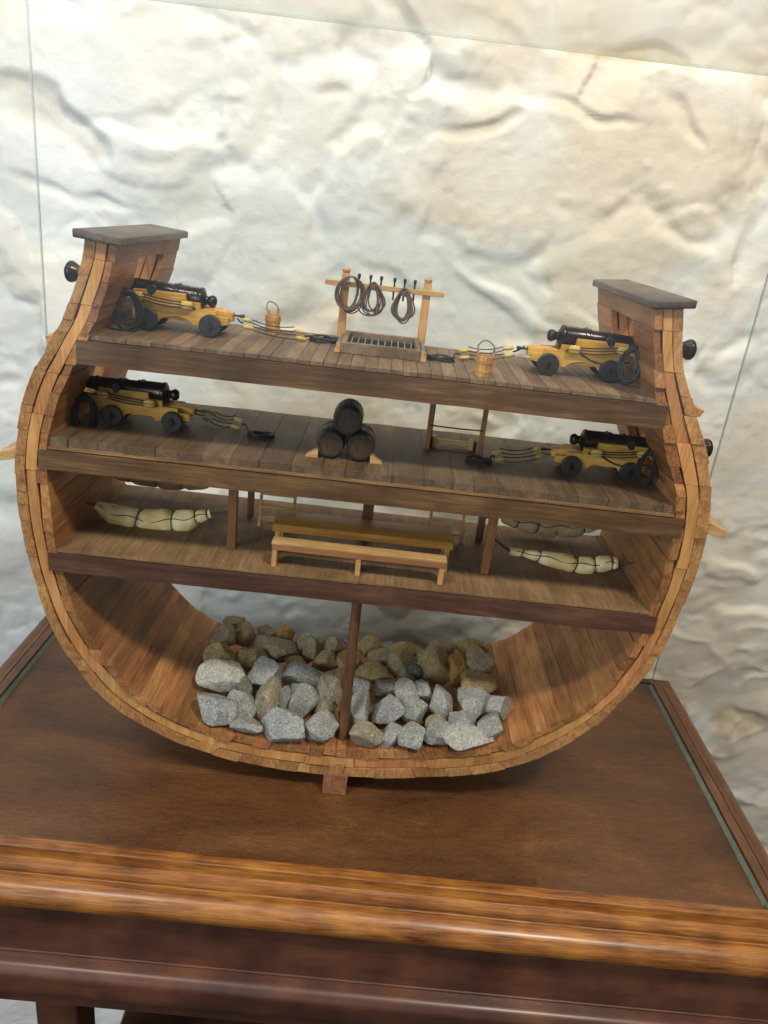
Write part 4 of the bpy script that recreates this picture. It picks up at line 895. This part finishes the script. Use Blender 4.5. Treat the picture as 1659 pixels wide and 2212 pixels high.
# ================================================================== KEGS
def make_keg(label, loc, rot=0.0):
    t = thing('keg', label, 'keg', loc, 0, 'stacked kegs on the middle deck')
    bm = bmesh.new(); n = 18; Lk = 0.046; R0, R1 = 0.0128, 0.0152
    for i in range(n):
        a0, a1 = 2*math.pi*i/n+0.01+rot, 2*math.pi*(i+1)/n-0.01+rot; cols = []
        for k in range(9):
            s = k/8*2-1; r = R1-(R1-R0)*s*s; y = s*Lk/2
            cols.append([bm.verts.new((r*math.sin(a), y, r*math.cos(a))) for a in (a0, a1)]+[bm.verts.new(((r-0.0014)*math.sin(a), y, (r-0.0014)*math.cos(a))) for a in (a1, a0)])
        for k in range(8):
            for q in range(4): bm.faces.new((cols[k][q], cols[k][(q+1) % 4], cols[k+1][(q+1) % 4], cols[k+1][q]))
        bm.faces.new(cols[0][::-1]); bm.faces.new(cols[-1])
    bmesh.ops.recalc_face_normals(bm, faces=bm.faces)
    finish('staves', bm, M['keg'], t)
    bm = bmesh.new()
    for s in (-1, 1):
        yy = s*(Lk/2-0.0016); lathe(bm, [(min(yy, yy-s*0.001), R0-0.0010), (max(yy, yy-s*0.001), R0-0.0010)], 'y', seg=24)
    finish('head', bm, M['keg'], t)
    for s in (-0.90, -0.45, 0.45, 0.90):
        y = s*Lk/2; w_ = 0.0017; r = lambda yy: R1-(R1-R0)*(yy/(Lk/2))**2+0.0003
        bm = bmesh.new(); lathe(bm, [(y-w_, r(y-w_)-0.0004), (y-w_, r(y-w_)+0.0002), (y+w_, r(y+w_)+0.0002), (y+w_, r(y+w_)-0.0004)], 'y', seg=36, closed_ends=False); finish('hoop', bm, M['wheel'], t, smooth=40)
    return t
ky = 0.052
k0 = make_keg('dark keg at the lower left of the three stacked kegs', (-0.0215, ky, D2+0.0156))
dup(k0, (0.0094, ky+0.001, D2+0.0156), 0, 'dark keg at the lower right of the three stacked kegs')
dup(k0, (-0.0058, ky-0.002, D2+0.0156+0.0268), 0, 'dark keg resting on top of the other two')
for s, xx, lb in ((-1, -0.0330, 'pale wooden wedge against the left keg'), (1, 0.0210, 'pale wooden wedge against the right keg')):
    bm = bmesh.new(); prism(bm, [(0, 0), (-0.013*(-s), 0), (0, 0.0088)] if s > 0 else [(0, 0), (-0.013, 0), (0, 0.0088)], 0, 0.014, bev=0.0003)
    o = finish('wedge', bm, M['pale']); o.location = (xx, 0.0295, D2); tag(o, lb, 'wedge', 'wedges holding the kegs')

# ================================================================== COMPANION LADDER on gun deck (posts, rope, hatch rail)
t = thing('companion_hatch', 'hatch frame with two tall posts and black hand rope at middle deck rear', 'hatch frame', (0.112, 0.112, D2))
for xx in (-0.0290, 0.0305):
    for yy in (-0.007, 0.005):
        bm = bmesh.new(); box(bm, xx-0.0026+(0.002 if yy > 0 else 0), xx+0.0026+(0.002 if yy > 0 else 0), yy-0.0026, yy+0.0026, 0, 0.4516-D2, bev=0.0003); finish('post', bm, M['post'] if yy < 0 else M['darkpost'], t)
bm = bmesh.new(); tube(bm, sag((-0.029, -0.0098, 0.0285), (0.0305, -0.0098, 0.0285), 0.0006), 0.0009, 6); finish('hand_rope', bm, M['rope'], t, smooth='all')
bm = bmesh.new(); box(bm, -0.019, 0.020, 0.004, 0.009, 0.0045, 0.0095, bev=0.0004); finish('pale_rail', bm, M['pale'], t)
for xx in (-0.0205, 0.0215):
    bm = bmesh.new(); box(bm, xx-0.0022, xx+0.0022, 0.001, 0.012, 0, 0.0125, bev=0.0003); finish('end_bracket', bm, M['pale'], t)
    sx = -1 if xx < 0 else 1
    bm = bmesh.new(); box(bm, xx+sx*0.0024-0.0+(-0.0036 if sx < 0 else 0), xx+sx*0.0024+(0.0036 if sx > 0 else 0), 0.001, 0.011, 0, 0.0100); finish('black_end_plate', bm, M['hole'], t)
bm = bmesh.new(); box(bm, -0.018, 0.019, -0.004, 0.0005, 0, 0.0022, bev=0.0003); finish('sill', bm, M['lightstrip'], t)

# ================================================================== MESS TABLE, BENCH
t = thing('mess_table', 'long orange brown mess table with rounded plank top at the middle of the lowest deck', 'table', (0.0225, 0.064, D3))
bm = bmesh.new()
hx, hy = 0.0990, 0.0225; ztt = 0.0375
prof = [(-hy, ztt-0.0085), (-hy-0.0004, ztt-0.0040), (-hy+0.0020, ztt-0.0010), (-hy+0.0055, ztt), (hy-0.0055, ztt), (hy-0.0015, ztt-0.0012), (hy, ztt-0.005), (hy, ztt-0.0085)]
sec = [[bm.verts.new((x, y, z)) for (y, z) in prof] for x in np.linspace(-hx, hx, 12)]
for i in range(11):
    for k in range(len(prof)): bm.faces.new((sec[i][k], sec[i][(k+1) % len(prof)], sec[i+1][(k+1) % len(prof)], sec[i+1][k]))
bm.faces.new(sec[0][::-1]); bm.faces.new(sec[-1]); bmesh.ops.recalc_face_normals(bm, faces=bm.faces)
finish('tabletop', bm, M['table'], t, smooth=35)
for sx in (-1, 1):
    for sy in (-1, 1):
        bm = bmesh.new(); x = sx*(hx-0.0050); y = sy*(hy-0.006); box(bm, x-0.0028, x+0.0028, y-0.0028, y+0.0028, 0, ztt-0.0086, bev=0.0003); finish('leg', bm, M['rack'], t)
def make_bench(label, loc):
    t = thing('bench', label, 'bench', loc, 0, 'mess benches')
    bm = bmesh.new(); box(bm, -0.0935, 0.0935, -0.0070, 0.0080, 0.0262, 0.0290, bev=0.0003); finish('seat', bm, M['pale'], t)
    bm = bmesh.new(); box(bm, -0.0930, 0.0930, -0.0074, -0.0040, 0.0200, 0.0261, bev=0.0002); finish('apron', bm, M['benchred'], t)
    for x in (-0.0900, 0.0, 0.0895):
        for y in (-0.0045, 0.0050):
            bm = bmesh.new(); box(bm, x-0.0027, x+0.0027, y-0.0024, y+0.0024, 0, 0.0199 if y < 0 else 0.0261, bev=0.0003); finish('leg', bm, M['rack'], t)
    return t
be = make_bench('long narrow bench with pale seat and red brown edge in front of the mess table', (0.0205, 0.0195, D3))
be.rotation_euler = (0, 0, math.radians(-0.6))

# ================================================================== SHIP LADDERS on the lower deck
def make_ladder(label, loc, w_, rotz, lean, h):
    t = thing('ladder', label, 'ladder', loc, rotz, 'ladders rising from the lowest deck')
    for s in (-1, 1):
        bm = bmesh.new(); bar(bm, (s*w_/2, 0, 0), (s*w_/2, lean, h), 0.0030, 0.0060, (0, 1, 0), 0.0002); finish('side_rail', bm, M['rack'], t)
    n = 6
    for k in range(n):
        f = (k+0.7)/n; bm = bmesh.new(); box(bm, -w_/2+0.0012, w_/2-0.0012, lean*f-0.004, lean*f+0.004, h*f-0.0014, h*f+0.0014); finish('step', bm, M['pale'], t)
    return t
l0 = make_ladder('steep little ladder behind the right end of the mess table', (0.1215, 0.1300, D3), 0.0400, 0, 0.022, 0.0890)
dup(l0, (-0.0830, 0.1150, D3), 0, 'steep little ladder behind the left end of the mess table')

# ================================================================== HAMMOCKS
def hammock(label, P, R_, mat, lash, seed, ropeL=None, ropeR=None, bulge=0.10):
    t = thing('hammock', label, 'hammock', Vector(P[len(P)//2]), 0, 'rolled hammocks slung on the lowest deck')
    org = t.location; C_ = spline([Vector(p)-org for p in P], 12); n = len(C_); bm = bmesh.new(); rings = []; seg = 26
    for i, c in enumerate(C_):
        u = i/(n-1); r = float(np.interp(u, [k/(len(R_)-1) for k in range(len(R_))], R_))
        for l in lash: r *= 1-0.20*math.exp(-((u-l)/0.016)**2)*1.3
        if lash:
            dl = min(abs(u-l) for l in lash); r *= 1+0.05*min(1, dl/0.06)
        d = (C_[min(i+1, n-1)]-C_[max(i-1, 0)]).normalized(); up_ = Vector((0, 0, 1)); s = d.cross(up_).normalized(); uu = s.cross(d)
        ring = []
        for k in range(seg):
            a = 2*math.pi*k/seg; rr = r*(1+bulge*noise.noise(Vector((u*9+seed, math.cos(a)*1.2, math.sin(a)*1.2)))*1.6+0.06*noise.noise(Vector((u*30+seed, math.cos(a)*3, math.sin(a)*3))))
            if math.sin(a) < -0.6: rr *= 1+0.22*max(0, noise.noise(Vector((u*7+seed*3, 5, 1))))
            ring.append(bm.verts.new(c+(s*math.cos(a)*0.9+uu*math.sin(a))*rr))
        rings.append(ring)
    for i in range(n-1):
        for k in range(seg): bm.faces.new((rings[i][k], rings[i][(k+1) % seg], rings[i+1][(k+1) % seg], rings[i+1][k]))
    bm.faces.new(rings[0][::-1]); bm.faces.new(rings[-1]); bmesh.ops.recalc_face_normals(bm, faces=bm.faces)
    finish('canvas_roll', bm, M[mat], t, smooth='all')
    bm = bmesh.new()
    for l in lash:
        i = int(l*(n-1)); c = C_[i]; d = (C_[min(i+1, n-1)]-C_[max(i-1, 0)]).normalized(); s = d.cross(Vector((0, 0, 1))).normalized(); uu = s.cross(d)
        r = float(np.interp(l, [k/(len(R_)-1) for k in range(len(R_))], R_))*0.87
        tube(bm, [c+(s*math.cos(a)*0.92+uu*math.sin(a))*r+d*0.0012*math.sin(a) for a in np.linspace(0, 2*math.pi, 25)[:-1]], 0.0006, 6, closed=True)
    if lash:
        line = []
        for i in range(4, n-4):
            u = i/(n-1); c = C_[i]; r = float(np.interp(u, [k/(len(R_)-1) for k in range(len(R_))], R_)); line.append(c+Vector((0, -r*0.86, r*(0.50+0.16*math.sin(u*25)))))
        tube(bm, line, 0.00048, 5)
        finish('lashing', bm, M['hole'], t, smooth='all')
    bm = bmesh.new()
    for e, rp in ((C_[0], ropeL), (C_[-1], ropeR)):
        if rp is None: continue
        q = Vector(rp)-org
        for k in range(4):
            off = Vector((0, math.cos(k*1.6), math.sin(k*1.6)))*0.0022; tube(bm, [e+off*0.6, e.lerp(q, 0.45)+off*0.5, q+off*0.15], 0.0005, 5)
        for k in range(4): tube(bm, [q.lerp(e, 0.12*k)+Vector((0, math.cos(a), math.sin(a)))*0.0016 for a in np.linspace(0, 2*math.pi, 9)[:-1]], 0.0005, 5, closed=True)
    finish('sling_rope', bm, M['brope'], t, smooth='all')
    # iron ring the sling hangs from
    return t
Y_ = 0.088
A2 = lambda x, y, yy=Y_: at(x, y, 'y', yy)
hammock('cream rolled canvas hammock slung at the left side of the lowest deck', [A2(207, 1090), A2(250, 1112), A2(315, 1127), A2(385, 1127), A2(430, 1116), A2(456, 1109)],
        [0.0044, 0.0110, 0.0146, 0.0142, 0.0122, 0.0066, 0.0050], 'canvas', [0.36, 0.57, 0.78, 0.93], 1, A2(150, 1080), A2(490, 1107, 0.055))
hammock('cream rolled canvas hammock slung at the right side of the lowest deck', [A2(1101, 1190), A2(1150, 1199), A2(1205, 1212), A2(1265, 1222), A2(1310, 1217), A2(1333, 1216)],
        [0.0044, 0.0050, 0.0085, 0.0102, 0.0098, 0.0086, 0.0060], 'canvas', [0.13, 0.25, 0.52, 0.68, 0.88], 2, A2(1066, 1163, 0.058), A2(1388, 1216, 0.08))
YB = 0.172
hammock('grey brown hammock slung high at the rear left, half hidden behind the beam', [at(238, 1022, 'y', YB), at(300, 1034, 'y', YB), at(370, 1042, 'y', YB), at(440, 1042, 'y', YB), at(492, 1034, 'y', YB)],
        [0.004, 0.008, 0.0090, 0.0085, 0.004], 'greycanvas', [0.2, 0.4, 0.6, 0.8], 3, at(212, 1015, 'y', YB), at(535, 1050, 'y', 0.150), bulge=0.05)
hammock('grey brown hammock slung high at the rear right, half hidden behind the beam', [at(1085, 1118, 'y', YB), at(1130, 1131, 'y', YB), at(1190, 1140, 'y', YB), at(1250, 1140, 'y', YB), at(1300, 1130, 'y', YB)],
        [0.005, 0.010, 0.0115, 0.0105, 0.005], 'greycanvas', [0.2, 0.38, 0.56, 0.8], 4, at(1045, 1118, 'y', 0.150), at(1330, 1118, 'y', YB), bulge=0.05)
